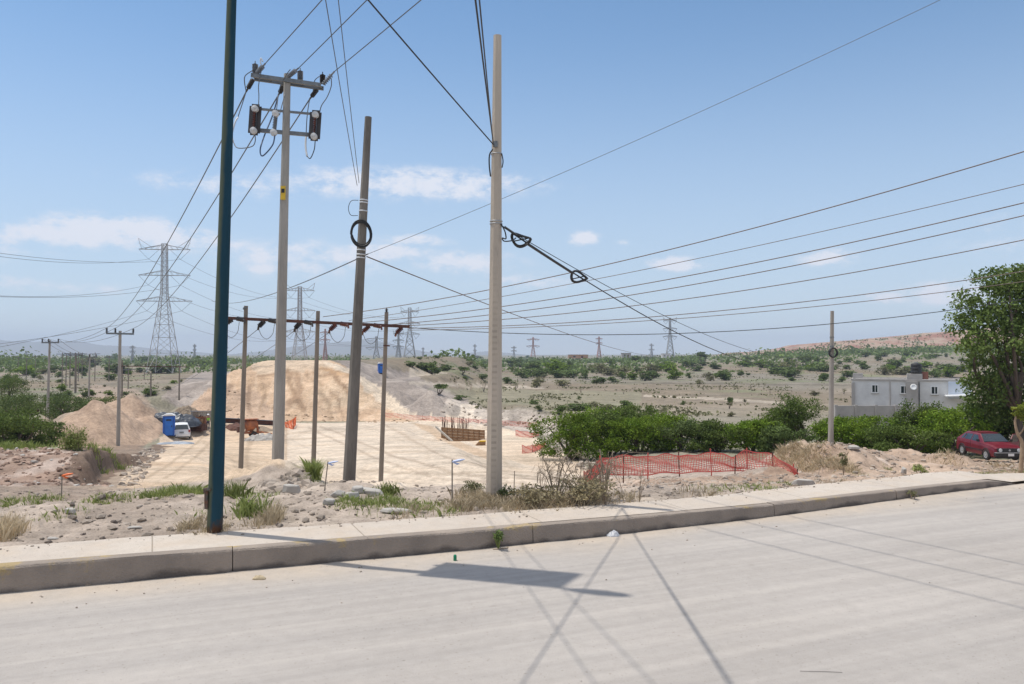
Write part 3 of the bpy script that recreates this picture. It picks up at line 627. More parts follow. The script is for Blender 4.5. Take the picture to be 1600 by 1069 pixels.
# blue lamp post with its tall vertical sign above the picture
a, b, m = loft_pole(335.5, 829, 362, 0, 8.78, .168, .098, 20)
axb = (b - a).normalized()
H_TOT = 9.8; top = a + axb * H_TOT
m = MB(); ts = np.linspace(-.3, H_TOT, 16); m.tube([a + axb * t for t in ts], [.084 + (.05 - .084) * max(t, 0) / 6.1 if t < 6.1 else .05 for t in ts], 24)
lamp = thing('lamp_post', a, 'tall dark blue steel lamp post at the back of the footway, rusty at its foot', 'lamp post')
bm_ = mat('blue_flaking_paint', (.007, .033, .044), (.009, .052, .082), 2.2, .68, .3, spec=.25, stretch=(1, 1, .3), c3=(.05, .032, .022), lo=.3, hi=.61)
def blue_side():                                      # the west flank of the post is faded grey-green and dusty
    t = bm_.node_tree; N = t.nodes; L = t.links; p = N['Principled BSDF']; src = p.inputs['Base Color'].links[0].from_socket
    co = N.new('ShaderNodeTexCoord'); sp_ = N.new('ShaderNodeSeparateXYZ'); L.new(co.outputs['Object'], sp_.inputs[0])
    q = N.new('ShaderNodeMath'); q.operation = 'MULTIPLY_ADD'; L.new(sp_.outputs[2], q.inputs[0]); q.inputs[1].default_value = -.032; L.new(sp_.outputs[0], q.inputs[2])
    n = N.new('ShaderNodeTexNoise'); n.inputs['Scale'].default_value = 3; n.inputs['Detail'].default_value = 9; L.new(co.outputs['Object'], n.inputs['Vector'])
    q2 = N.new('ShaderNodeMath'); q2.operation = 'MULTIPLY_ADD'; L.new(n.outputs[0], q2.inputs[0]); q2.inputs[1].default_value = .05; L.new(q.outputs[0], q2.inputs[2])
    r = N.new('ShaderNodeMapRange'); L.new(q2.outputs[0], r.inputs[0]); r.inputs[1].default_value = .018; r.inputs[2].default_value = -.012
    x = N.new('ShaderNodeMix'); x.data_type = 'RGBA'; L.new(r.outputs[0], x.inputs[0]); L.new(src, x.inputs['A']); x.inputs['B'].default_value = (.085, .10, .065, 1)
    z = N.new('ShaderNodeMapRange'); L.new(sp_.outputs[2], z.inputs[0]); z.inputs[1].default_value = .55; z.inputs[2].default_value = .0
    n2 = N.new('ShaderNodeTexNoise'); n2.inputs['Scale'].default_value = 9; n2.inputs['Detail'].default_value = 6; L.new(co.outputs['Object'], n2.inputs['Vector'])
    f = N.new('ShaderNodeMath'); f.operation = 'MULTIPLY'; L.new(z.outputs[0], f.inputs[0]); L.new(n2.outputs[0], f.inputs[1])
    f2 = N.new('ShaderNodeMapRange'); L.new(f.outputs[0], f2.inputs[0]); f2.inputs[1].default_value = .33; f2.inputs[2].default_value = .6
    y = N.new('ShaderNodeMix'); y.data_type = 'RGBA'; L.new(f2.outputs[0], y.inputs[0]); L.new(x.outputs['Result'], y.inputs['A']); y.inputs['B'].default_value = (.10, .045, .022, 1)
    L.new(y.outputs['Result'], p.inputs['Base Color'])
blue_side()
m.build('pole', bm_, lamp, a, True)
h = MB(); hp = a + axb * .36 + Vector((-.078, -.03, 0)); h.box(hp, (.035, .10, .22)); h.box(hp + Vector((-.012, -.03, .09)), (.03, .05, .05)); h.box(hp + Vector((.02, -.062, .1)), (.07, .02, .02)); hb_ = h.build('access_hatch', mat('hatch_rust', (.17, .06, .02), (.04, .075, .08), 14, .8), lamp, a)
perp = Vector((.45, .89, 0)).normalized()
sgn = MB(); p0 = a + axb * 6.05 + perp * .16; p1 = a + axb * 9.75 + perp * .16; nrm = perp.cross(Vector((0, 0, 1)))
sgn.bar(p0 - perp * .13, p1 - perp * .13, .05); sgn.bar(p0 + perp * .13, p1 + perp * .13, .05)
sgn.box((p0 + p1) / 2 + nrm * .05, (.56, .04, 3.7), Matrix((perp, -nrm, axb)).transposed()); sgn.build('sign_panel', M['white'], lamp, a)
arm = MB(); arm.tube(smooth_path([a + axb * 8.95, a + axb * 9.2 + Vector((.10, -.09, 0)), a + axb * 9.3 + Vector((.24, -.22, 0))]), .03, 10); arm.build('lamp_arm', bm_, lamp, a, True)
hd = MB(); q = a + axb * 9.3 + Vector((.24, -.22, 0)); dv = Vector((.60, -.22, .25)).normalized()
hd.tube([q, q + dv * .1, q + dv * .3, q + dv * .5, q + dv * .56], [.04, .07, .09, .06, .02], 10); hd.build('lamp_head', M['steel'], lamp, a, True)

# distribution pole with switchgear
DP = 19.6
a, b, m = loft_pole(433.5, 750, 449, 116, DP, .30, .165, 8, .7)
ax = (b - a).normalized()
dist = thing('utility_pole', a, 'tall octagonal concrete pole carrying a double crossarm and three fuse switches', 'utility pole')
m.build('shaft', M['concrete_grey'], dist, a)
zx = lambda X_, Y_, d: at(360 + X_ / 5.345, 60 + Y_ / 5.345, d)
def da(X_): return 19.35 + (X_ - 190) / 575 * .55     # crossarm recedes to the right
m = MB()
for off in (-.13, .13):
    m.bar(zx(185, 322, da(185)) + Vector((0, off, 0)), zx(768, 405, da(768)) + Vector((0, off, 0)), .055, .095)
for X_ in (195, 330, 600, 755): c = zx(X_, 322 + (X_ - 185) * .1424, da(X_)); m.bar(c - Vector((0, .17, 0)), c + Vector((0, .17, 0)), .03)
m.build('crossarm', M['steel'], dist, a)
m = MB(); m.bar(zx(215, 588, 19.35), zx(752, 638, 19.85), .05, .05); m.build('switch_rail', M['steel'], dist, a)
m = MB(); m.bar(zx(175, 763, 19.35), zx(735, 812, 19.85), .07, .09); m.build('switch_rail', M['steel'], dist, a)
for X_, Y0, Y1, top in ((207, 300, 210, 180), (583, 352, 268, 240), (770, 380, 300, 280)):
    m = MB(); p, q = zx(X_, Y0, da(X_)), zx(X_, Y1, da(X_)); fins(m, p, q, .075, 7); m.tube([q, q + Vector((0, 0, .06))], .012, 6)
    m.build('pin_insulator', M['grey_ins'] if X_ < 700 else M['dark_ins'], dist, a)
STR_UP = [((222, 290), (290, 212)), ((485, 318), (568, 250)), ((775, 385), (868, 278))]
STR_DN = [((188, 345), (132, 445)), ((443, 400), (402, 472)), ((722, 430), (664, 505))]
up_ends = []; dn_ends = []
for (p, q) in STR_UP:
    A = zx(*p, da(p[0]) - .1); B = zx(*q, da(p[0]) - .30); m = MB(); fins(m, A, A + (B - A) * .8, .06, 6); m.tube([A + (B - A) * .75, B], .022, 6); m.build('strain_insulator', M['grey_ins'], dist, a); up_ends.append(B)
for (p, q) in STR_DN:
    A = zx(*p, da(p[0]) + .15); B = zx(*q, da(p[0]) + .5); m = MB(); fins(m, A, A + (B - A) * .75, .06, 6); m.tube([A + (B - A) * .7, B], .024, 6); m.build('strain_insulator', M['dark_ins'], dist, a); dn_ends.append(B)
for (X0, Y0, X1, Y1, d) in ((212, 568, 197, 792, 19.25), (714, 618, 700, 840, 19.72), (384, 612, 364, 806, 19.15)):
    A = zx(X0, Y0, d); B = zx(X1, Y1, d); sw = MB(); wv_ = Vector((.088, .02, 0))
    if X0 != 384:
        for sgn_ in (-1, 1): sw.bar(A + wv_ * sgn_, B + wv_ * sgn_, .025, .10)
        sw.bar(A - wv_, A + wv_, .03, .1); sw.bar(B - wv_, B + wv_, .03, .1)
    sw.bar(A + Vector((0, .03, 0)), B + Vector((0, .03, 0)), .07, .05)
    s_ = sw.build('fuse_switch', M['dark_ins'] if X0 != 384 else M['steel'], dist, a)
    fz = MB(); fins(fz, A + (B - A) * .2 + Vector((0, -.07, 0)), A + (B - A) * .8 + Vector((0, -.07, 0)), .042, 8); fz.build('fuse_tube', M['rust_ins'] if X0 != 384 else M['grey_ins'], s_, (0, 0, 0))
    for o in s_.children: o.data.transform(Matrix.Translation(-a))
    for P_ in (A + (B - A) * .13, B - (B - A) * .06):
        k = MB(); k.lathe(P_ + Vector((0, .03, 0)), (.1, -1, 0), [(0, .04), (.05, .045), (.07, .085), (.09, .085), (.11, .05), (.14, .08), (.16, .08), (.18, .03), (.2, .025)], 12)
        i_ = k.build('insulator', M['white_ins'], s_, a)
def jumper(pts, r, mt, k=6): MB().tube(smooth_path([zx(x, y, d) for x, y, d in pts], k), r, 6).build('jumper_cable', mt, dist, a, True)
jumper([(205, 800, 19.1), (207, 860, 19.1), (175, 905, 19.1), (60, 915, 19.2), (22, 860, 19.4)], .012, M['wire'])
jumper([(22, 860, 19.4), (14, 800, 19.5), (40, 700, 19.6), (62, 660, 19.7)], .022, M['wire_white'])
jumper([(62, 660, 19.7), (95, 560, 19.8), (132, 445, 19.85)], .012, M['wire'])
jumper([(372, 810, 19), (350, 895, 19), (270, 982, 19.1), (249, 930, 19.3), (285, 810, 19.6), (350, 650, 19.9), (402, 472, 20)], .017, mat('blue_grey_cable', (.05, .08, .15), (.06, .09, .16), 4, .5))
jumper([(708, 855, 19.6), (700, 930, 19.6), (668, 1002, 19.7), (640, 985, 19.8)], .012, M['cable'])
jumper([(640, 985, 19.8), (628, 900, 19.9), (632, 815, 20)], .024, M['wire_white'])
jumper([(632, 815, 20), (640, 660, 20.1), (655, 545, 20.2), (664, 505, 20.2)], .012, M['wire'])
jumper([(235, 570, 19.2), (238, 480, 19.2), (236, 390, 19.2), (262, 260, 19.15), (290, 212, 19.1)], .011, M['wire'])
jumper([(385, 600, 19.1), (400, 480, 19.3), (420, 390, 19.4), (470, 300, 19.4), (500, 260, 19.3)], .011, M['wire'])
jumper([(410, 640, 19.1), (430, 560, 19.2), (455, 470, 19.35)], .011, M['wire'])
jumper([(745, 620, 19.6), (762, 560, 19.6), (808, 490, 19.6), (842, 400, 19.6), (842, 330, 19.6)], .012, M['wire'])
jumper([(185, 268, 19.3), (125, 312, 19.4), (118, 365, 19.6), (132, 445, 19.85)], .012, M['wire'])
jumper([(742, 318, 19.8), (706, 350, 19.9), (696, 400, 20), (690, 450, 20.1)], .011, M['wire'])
jumper([(255, 215, 19.2), (250, 185, 19.2), (256, 166, 19.2), (270, 195, 19.2)], .016, M['wire_white'])
c = on_axis(a, b, 303, DP); pl = MB(); pl.box(c + Vector((.0, -.125, 0)), (.125, .012, .34)); pl.build('warning_plate', M['yellow'], dist, a)
pl = MB(); pl.box(c + Vector((.0, -.133, .05)), (.08, .004, .10)); pl.build('plate_marking', M['black'], dist, a)

# leaning weathered pole
a2, b2, m = loft_pole(545, 760, 575.5, 183, 15.5, .25, .135, 8, .5)
lean = thing('leaning_pole', a2, 'dark weathered concrete pole leaning to one side, a black cable coil tied to it', 'utility pole'); ax2 = (b2 - a2).normalized()
m.build('shaft', M['concrete_dark'], lean, a2)
for y in (313, 317, 330, 391, 398, 403):
    m = MB(); c = on_axis(a2, b2, y, 15.5); r = .125 - .058 * (760 - y) / 577; band(m, c, ax2, r + .002, .022); m.build('strap', M['wire_white'], lean, a2, True)
m = MB(); rg = random.Random(8); cc = on_axis(a2, b2, 367, 15.5) + Vector((0.01, -.17, 0))
nv = Vector((.45, -.85, .1)).normalized(); e1 = nv.cross(Vector((0, 0, 1))).normalized(); e2 = e1.cross(nv)
pts = []
for i in range(9 * 26):
    t = i / 26 * 2 * math.pi; j = i // 26; rr = 1 + .07 * math.sin(j * 2.1 + t * .11); o = nv * (.012 * (j % 4))
    pts.append(cc + e1 * math.cos(t) * .195 * rr + e2 * math.sin(t) * .245 * rr * (1 + .03 * math.cos(j * 1.7)) + o + Vector((0, 0, -.012 * (j % 3))))
o = m.tube(pts, .011, 6).build('cable_coil', M['cable'], None, cc, True); tag(o, 'round coil of black cable hanging on the dark leaning pole', 'cable coil')
o = MB().tube(smooth_path([at(560, 313, 15.4), at(549, 314, 15.3), at(544.5, 325, 15.3), at(548, 336, 15.3), at(559, 337, 15.4)]), .006, 6).build('cable_loop', M['cable'], None, at(549, 325, 15.3), True); tag(o, 'thin loose loop of cable sticking out from the straps of the leaning pole', 'cable loop')

# near pale pole
a3, b3, m = loft_pole(772, 774, 777.3, 56, 11.0, .238, .118, 8, .4)
cen = thing('concrete_pole', a3, 'pale concrete pole with a column of step marks, rising from dry weeds beside the footway', 'utility pole'); ax3 = (b3 - a3).normalized()
pm = mat('pale_pole_concrete', (.52, .43, .335), (.45, .375, .295), 3.5, .9, .5, stretch=(1, 1, .3), c3=(.34, .285, .23), bscale=45, hi=.6)
def marks():
    t = pm.node_tree; N = t.nodes; L = t.links; p = N['Principled BSDF']; src = p.inputs['Base Color'].links[0].from_socket
    co = N.new('ShaderNodeTexCoord'); sp_ = N.new('ShaderNodeSeparateXYZ'); L.new(co.outputs['Object'], sp_.inputs[0])
    def mh(op, a_, b_=0.0, c_=0.0):
        q = N.new('ShaderNodeMath'); q.operation = op
        for i, v in enumerate((a_, b_, c_)):
            if isinstance(v, float): q.inputs[i].default_value = v
            else: L.new(v, q.inputs[i])
        return q.outputs[0]
    n = N.new('ShaderNodeTexNoise'); n.inputs['Scale'].default_value = 7; n.inputs['Detail'].default_value = 5; L.new(co.outputs['Object'], n.inputs['Vector'])
    lean_x = mh('MULTIPLY_ADD', sp_.outputs[2], -.0072, sp_.outputs[0])
    inx = mh('LESS_THAN', mh('ABSOLUTE', mh('ADD', mh('MULTIPLY_ADD', n.outputs[0], .03, lean_x), -.012)), .034)
    z = mh('FRACT', mh('MULTIPLY', sp_.outputs[2], 12.5)); st = mh('LESS_THAN', z, .42)
    front = mh('LESS_THAN', sp_.outputs[1], -.03)
    hz_ = N.new('ShaderNodeMapRange'); L.new(sp_.outputs[2], hz_.inputs[0]); hz_.inputs[1].default_value = 3.3; hz_.inputs[2].default_value = 2.2
    f = mh('MULTIPLY', mh('MULTIPLY', mh('MULTIPLY', inx, st), mh('MULTIPLY', front, hz_.outputs[0])), mh('MULTIPLY_ADD', n.outputs[0], 2.2, -.75))
    x = N.new('ShaderNodeMix'); x.data_type = 'RGBA'; L.new(f, x.inputs[0]); L.new(src, x.inputs['A']); x.inputs['B'].default_value = (.30, .25, .2, 1)
    L.new(x.outputs['Result'], p.inputs['Base Color'])
marks(); m.build('shaft', pm, cen, a3)
for y in (346, 350, 241):
    m = MB(); c = on_axis(a3, b3, y, 11); r = .119 - .06 * (774 - y) / 718; band(m, c, ax3, r + .002, .014); m.build('steel_band', M['chrome'], cen, a3, True)
m = MB(); c = on_axis(a3, b3, 228, 11) + Vector((-.01, -.09, 0)); m.box(c, (.05, .03, .08)); m.build('cable_clamp', M['steel'], cen, a3)
o = MB().tube(smooth_path([at(770, 233, 10.9), at(765, 242, 10.88), at(764.5, 258, 10.88), at(766.5, 276, 10.9)]), .010, 6).build('cable_loop', M['cable'], None, at(765, 250, 10.9), True); tag(o, 'short black cable tail hanging along the pale concrete pole below its clamp', 'cable loop')
o = MB().tube(smooth_path([at(784, 240, 10.95), at(786, 252, 10.93), at(784.5, 262, 10.93)]), .008, 6).build('cable_loop', M['cable'], None, at(785, 250, 10.9), True); tag(o, 'short cable stub curling on the far flank of the pale concrete pole', 'cable loop')

# pole by the hedge on the right
a4, b4, m = loft_pole(1298, 692, 1300.3, 486, 44, .30, .19, 10, .8)
rp = thing('utility_pole', a4, 'slim concrete pole rising from rubble in front of the green hedge on the right', 'utility pole'); m.build('shaft', M['concrete_grey'], rp, a4)
for y in (527, 541):
    m = MB(); band(m, on_axis(a4, b4, y, 44), (b4 - a4).normalized(), .115, .05); m.build('strap', M['steel'], rp, a4)
c = on_axis(a4, b4, 551, 44); m = MB(); pts = [c + Vector((.22 * math.cos(t) * (1 + .1 * math.sin(t * .37)), -.2 + .05 * math.sin(t * 1.3), .26 * math.sin(t))) for t in np.linspace(0, 2 * math.pi * 6, 90)]
o = m.tube(pts, .035, 6).build('cable_coil', M['cable'], None, c, True); tag(o, 'small black cable coil tied to the slim pole before the hedge', 'cable coil')

# gantry of three poles and a rusty beam
def gantry(cols_, beam, d, label, ins=True, w=.215):
    base = at(cols_[0][0], cols_[0][1], d)
    t = thing('pole_gantry', base, label, 'power line gantry')
    for (x0, y0, x1, y1, dd) in cols_:
        A, B, m = loft_pole(x0, y0, x1, y1, dd, w, w * .8, 8, .8); m.build('pole', M['wood'], t, base)
    p = at(beam[0], beam[1], d - .2); q = at(beam[2], beam[3], d - .2); m = MB(); m.bar(p, q, .10, .13); m.build('beam', M['rust'], t, base)
    return t, base, p, q
gan, gb, gp, gq = gantry([(375.5, 756, 384.5, 478, 35), (489, 752, 497, 486, 35), (595, 754, 604, 488, 35)], (353, 497, 640, 510.5), 35, 'three slim grey poles joined by one long rusty beam with hanging insulators')
GX = [(362, 353), (412, 408), (468, 465), (524, 519), (576, 571), (627, 623)]
g_ends = []
for i, (x1, x0) in enumerate(GX):
    y = 497 + (x1 - 353) / 287 * 13.5; P_ = at(x1 + 1, y + 2, 34.8); Q = at(x0 - 4, y + 11, 34.9); m = MB(); fins(m, P_, Q, .115, 5); m.tube([Q, Q + Vector((-.05, .1, -.12))], .05, 6)
    m.build('strain_insulator', M['rust_ins'] if i > 2 else M['dark_ins'], gan, gb)
    P2 = at(x1 + 8, y + .5, 34.6); Q2 = at(x1 + 20, y + 3, 34.3); m = MB(); fins(m, P2, Q2, .10, 4); m.tube([Q2, Q2 + Vector((.02, -.05, -.14))], .04, 6)
    if i < 5: m.build('strain_insulator', M['rust_ins'] if i > 2 else M['dark_ins'], gan, gb)
    g_ends.append(Q2)
    if i < 5: MB().tube(smooth_path([at(x0 - 4, y + 14, 34.9), at(x0 + 1, y + 25, 34.8), at(x0 + 9, y + 30, 34.7), at(x0 + 18, y + 22, 34.5), at(x0 + 21, y + 6, 34.3)]), .012, 5).build('jumper_cable', M['wire'], gan, gb)
m = MB(); m.bar(at(599, 540, 34.8), at(609, 540.5, 34.8), .08, .06); m.build('bracket', M['rust'], gan, gb)
m = MB(); fins(m, at(604, 489, 35), at(604, 482, 35), .09, 3); m.build('pin_insulator', M['dark_ins'], gan, gb)
m = MB(); m.bar(at(380, 483, 34.9), at(386, 480, 34.9), .05); fins(m, at(381, 484, 34.9), at(381, 480, 34.9), .05, 2); m.build('bracket', M['steel'], gan, gb)

gan2, gb2, _, _ = gantry([(190.5, 636, 191, 563, 128), (235, 644, 236, 583, 128), (279.5, 642, 280.5, 572, 128)], (188, 572, 292, 573.5), 128, 'distant three-pole gantry with a thin dark beam behind the earth heap', w=.26)

# T-shaped poles of the line running away on the left
def tpole(x0, y0, x1, y1, d, xl, yl, xr, yr, label, pins=(0.0, .33, 1.0), g='concrete poles with a single crossarm'):
    A, B, m = loft_pole(x0, y0, x1, y1, d, .34, .24, 8, 1.0)
    t = thing('crossarm_pole', A, label, 'utility pole', g); m.build('shaft', M['concrete_grey'], t, A)
    p = at(xl, yl, d - .25); q = at(xr, yr, d - .25); m = MB(); m.bar(p, q, .12, .16); m.build('crossarm', M['steel'], t, A); e = []
    for f in pins:
        c = p + (q - p) * f + Vector((0, 0, .08)); m = MB(); fins(m, c, c + Vector((0, 0, .42)), .13, 4); m.build('pin_insulator', M['dark_ins'], t, A); e.append(c + Vector((0, 0, .42)))
    return e
T1 = tpole(184.3, 701, 187.8, 517, 72, 166, 521, 209, 522, 'concrete pole with one crossarm standing on the near foot of the earth heap', (.02, .33, .98))
T2 = tpole(74, 656, 77.8, 532, 102, 65, 535.5, 92, 535.5, 'concrete pole with one crossarm beside the dense green trees left of the heap', (.04, .4, .97))
T3 = tpole(138.5, 632, 140.5, 553, 150, 127, 558, 152, 558, 'smaller concrete pole with one crossarm rising behind the earth heap crest', (.04, .5, .96))
for i, (x, y0, y1, d) in enumerate([(97, 601, 551, 255), (103, 598, 553, 262), (109, 612, 550, 240), (117, 622, 551, 205), (122, 600, 550.5, 300), (128, 595, 551, 330), (148, 600, 551, 300), (170, 603, 556, 300), (200, 612, 575, 235), (118.5, 621, 553, 208), (41, 590, 558, 320), (225, 600, 576, 320), (55, 580, 556, 420), (28, 583, 557, 400)]):
    A, B, m = loft_pole(x, y0, x + .8, y1, d, .34, .26, 6, 1.5)
    t = thing('crossarm_pole', A, 'far thin pole in the cluster of power poles left of the embankment', 'utility pole', 'far poles of the power lines')
    m.build('shaft', M['wood'], t, A); m = MB(); m.bar(B + Vector((-1.9, 0, -.5)), B + Vector((1.9, 0, -.5)), .2); m.build('crossarm', M['steel'], t, A)

# ------------------------------------------------------------------ lattice towers
def lattice(H, half, armz, arml, wmem, horns=True, waist=.62, top=.055, mt='lattice'):
    """parts of one tower in local metres: body, arms, insulators"""
    mt = M[mt]; parts = []
    def wd(z): t = z / H; return half * (1 - t / waist) + half * top * 4.0 * (t / waist) if t < waist else half * (top * 4.0 + (top * 3.2 - top * 4.0) * (t - waist) / (1 - waist))
    m = MB(); zs = [0]; 
    while zs[-1] < H * .97: zs.append(min(H, zs[-1] + max(1.55 * wd(zs[-1]), H * .035)))
    zs[-1] = H
    cs = [(-1, -1), (1, -1), (1, 1), (-1, 1)]
    for z0, z1 in zip(zs[:-1], zs[1:]):
        w0, w1 = wd(z0), wd(z1)
        for i in range(4):
            (x0, y0), (x1, y1) = cs[i], cs[(i + 1) % 4]
            m.bar((x0 * w0, y0 * w0, z0), (x0 * w1, y0 * w1, z1), wmem * 1.25)
            m.bar((x0 * w0, y0 * w0, z0), (x1 * w1, y1 * w1, z1), wmem * .7); m.bar((x1 * w0, y1 * w0, z0), (x0 * w1, y0 * w1, z1), wmem * .7)
            m.bar((x0 * w1, y0 * w1, z1), (x1 * w1, y1 * w1, z1), wmem * .7)
    parts.append(('tower_body', m, mt)); tips = []
    for k, (zf, lf) in enumerate(zip(armz, arml)):
        z = H * zf; w0 = wd(z); hgt = H * .035; m = MB()
        for s in (-1, 1):
            tip = Vector((s * lf, 0, z)); tips.append((k, s, tip))
            for y in (-1, 1):
                m.bar((s * w0, y * w0, z), tip, wmem); m.bar((s * w0, y * w0, z + hgt), tip + Vector((0, 0, .1)), wmem)
                for t in (.25, .5, .75):
                    A = Vector((s * w0, y * w0, z)).lerp(tip, t); B = Vector((s * w0, y * w0, z + hgt)).lerp(tip, t - .12); m.bar(A, B, wmem * .6)
            if horns and k == 0:
                h = Vector((s * lf * 1.02, 0, z + H * .085)); m.bar(tip.lerp(Vector((0, 0, z)), .12), h, wmem * .8); m.bar(Vector((s * lf * .5, 0, z + hgt * .5)), h, wmem * .8); m.bar(tip.lerp(Vector((0, 0, z)), .3), tip.lerp(h, .6), wmem * .5)
        m.bar((-w0, 0, z), (w0, 0, z), wmem)
        parts.append(('crossarm', m, mt))
        for s in (-1, 1):
            m = MB(); tip = Vector((s * lf, 0, z)); v = Vector((s * lf * .62, 0, z - H * .075)); m.bar(tip, v, wmem * .5); m.bar(Vector((s * (w0 + lf * .12), 0, z)), v, wmem * .5); tips.append((k, s * 2, v)); parts.append(('insulator_string', m, M['dark_ins']))
    return parts, tips
def tower(px, pyb, pyt, d, label, half=.085, arms=(.79, .59, .40), al=(.185, .19, .20), rz=0.0, mt='lattice', wm=None, g='lattice transmission towers', horns=True):
    base = at(px, pyb, d); top = at(px, pyt, d); H = top.z - base.z
    t = thing('lattice_tower', base, label, 'transmission tower', g, rz)
    parts, tips = lattice(H, H * half, arms, [H * q for q in al], wm or max(.17, .0005 * d), horns, mt=mt)
    for nme, m, mm in parts: m.build(nme, mm, t)
    Mx = Matrix.Translation(base) @ Matrix.Rotation(rz, 4, 'Z'); return [(k, s, Mx @ v) for k, s, v in tips]
TW1 = tower(256, 583, 381, 336, 'largest and nearest lattice power tower, grey with three crossarms, beyond the earth heap', half=.098, arms=(.955, .755, .555), al=(.193, .195, .21), rz=.08)
TW2 = tower(468, 590, 448, 540, 'mid-distance lattice tower rising over the left part of the embankment crest', half=.095, arms=(.955, .735, .50), al=(.16, .17, .18), rz=.05)
TW3 = tower(640, 575, 481, 760, 'lattice tower with two neighbours, just right of the last gantry pole', half=.12, arms=(.93, .74, .56), al=(.15, .17, .17), rz=.2)
tower(622.5, 572, 518, 900, 'thin lattice tower squeezed between the gantry pole and a bigger tower', half=.10, arms=(.93, .74, .56), al=(.15, .17, .17), rz=.4)
tower(588, 572, 526, 800, 'low wide lattice tower half hidden by the dark leaning pole', half=.16, arms=(.92, .62), al=(.34, .36), rz=.1, horns=False)
tower(508, 572, 514, 880, 'faded red and white lattice mast between two gantry poles', half=.07, arms=(.9, .7), al=(.14, .14), mt='lattice_red', horns=False)
tower(1047, 562, 497, 1000, 'lattice tower alone on the plain beneath the long cable to the right', half=.10, arms=(.93, .74, .55), al=(.16, .17, .17), rz=-.1)
tower(833, 562, 527, 1300, 'faint reddish lattice tower on the horizon just right of the pale pole', half=.12, arms=(.9, .6), al=(.28, .3), mt='lattice_red', horns=False)
tower(803, 562, 541, 1500, 'tiny dark lattice tower nearest the pale pole on the horizon', half=.12, arms=(.9, .65), al=(.2, .22), horns=False)
tower(936, 560, 526, 1350, 'faint reddish lattice mast on the horizon in the middle of the plain', half=.10, arms=(.9, .7), al=(.16, .16), mt='lattice_red', horns=False)
tower(1018, 560, 537, 1600, 'very faint small lattice mast left of the lone tower', half=.12, arms=(.9, .6), al=(.16, .2), horns=False)
tower(742, 562, 538, 1500, 'thin distant mast left of the pale pole', half=.09, arms=(.9, .6), al=(.12, .12), horns=False)
tower(661, 562, 543, 1500, 'tiny distant mast right of the three clustered towers', half=.1, arms=(.9, .6), al=(.12, .12), horns=False)
tower(207, 570, 540, 900, 'short dark mast on the horizon left of the largest tower', half=.1, arms=(.92, .7), al=(.16, .16), horns=False)
tower(41, 566, 549, 1400, 'tiny mast on the horizon near the left edge of the picture', half=.1, arms=(.9, .7), al=(.12, .12), horns=False)
tower(304, 566, 538, 1200, 'thin mast on the horizon between the largest tower and the blue lamp post', half=.09, arms=(.92, .7), al=(.1, .1), horns=False)
tower(353, 566, 541, 1200, 'small mast on the horizon between the blue lamp post and the first gantry pole', half=.1, arms=(.92, .7), al=(.14, .14), horns=False)

# ------------------------------------------------------------------ wires
def wire(pts, sag, r, label, mt='wire', cat='power line', name='power_line', group=None, n=34, sides=5, ext=0.0):
    A, B = Vector(pts[0]), Vector(pts[-1])
    P_ = [A.lerp(B, t) - Vector((0, 0, sag * 4 * t * (1 - t))) for t in np.linspace(0, 1 + ext, n)]
    o = MB().tube(P_, r, sides).build(name, M[mt], None, A, True); tag(o, label, cat, group); return o
WD = Vector((.54, -.84, 0)).normalized()
def far_along(A, px, py):                             # run on from A towards the line of sight through (px, py), then past it
    v = at(px, py, 1) - Vector((0, 0, CAM_Z)); s_ = (v.x * A.y - A.x) / (WD.x - v.x * WD.y); d = A.y + s_ * WD.y
    P_ = at(px, py, d); return A + (P_ - A) * (38 / (P_ - A).length)
for e, (px, py), lb in zip(up_ends, ((497, 0), (566, 0), (648, 0)), ('left', 'middle', 'right')):
    wire([e, far_along(e, px, py)], .25, .011, 'bare wire climbing from the %s top insulator of the switch pole over the road' % lb)
for e, t, lb in zip(dn_ends, T1, ('left', 'middle', 'right')):
    wire([e, t], 1.0, .017, 'bare wire dropping from the %s insulator of the double crossarm to the earth heap pole' % lb)
for e, t, lb in zip(T1, T2, ('left', 'middle', 'right')): wire([e, t], .8, .018, 'sagging wire between the %s pins of the two crossarm poles by the earth heap' % lb)
for e, t, lb in zip(T2, T3, ('left', 'middle', 'right')): wire([e, t], .8, .02, 'far wire on the %s pins running on behind the heap crest' % lb)
P0 = at(771, 226, 10.9)
for (sx, sy), lb in (((585, 0), 'black cable from the clamp of the pale pole slanting to the upper left'), ((744.5, 0), 'thick steep black cable rising from the clamp of the pale pole')):
    d = 7.8 if sx < 700 else 6.5; Q = at(sx, sy, d); wire([P0, P0 + (Q - P0) * 4.2], .1, .0088, lb, 'cable', 'cable', 'cable')
Q = at(751, 0, 6.5); wire([P0 + Vector((.0, 0, -.03)), P0 + (Q - P0) * 4.2], .12, .007, 'thinner second cable close beside the steep one above the pale pole', 'cable', 'cable', 'cable')
for (x, y, x1, d1, lb) in ((558, 290, 511, 9, 'thin wire rising from the straps of the leaning pole'), (561, 286, 530, 10, 'faint second wire rising just right of the thin one over the leaning pole')):
    A = at(x, y, 15.3); Q = at(x1, 0, d1); wire([A, A + (Q - A) * 2.2], .1, .006, lb, 'wire', 'cable', 'cable')
A = at(1470, 0, 12); Bq = at(575, 397, 15.4); A = A + Vector((0, 0, .24)); wire([Bq, Bq + (A - Bq) * 1.6], .25, .0045, 'long thin wire crossing the whole sky from the leaning pole to the upper right', 'wire')
wire([Bq, at(330, 470, 60)], .5, .012, 'thin wire leaving the leaning pole to the left behind the switch pole', 'wire')
wire([at(573, 401, 15.4), at(1040, 556, 90)], .6, .012, 'thin wire sloping down from the leaning pole to the far plain on the right', 'wire_brown')
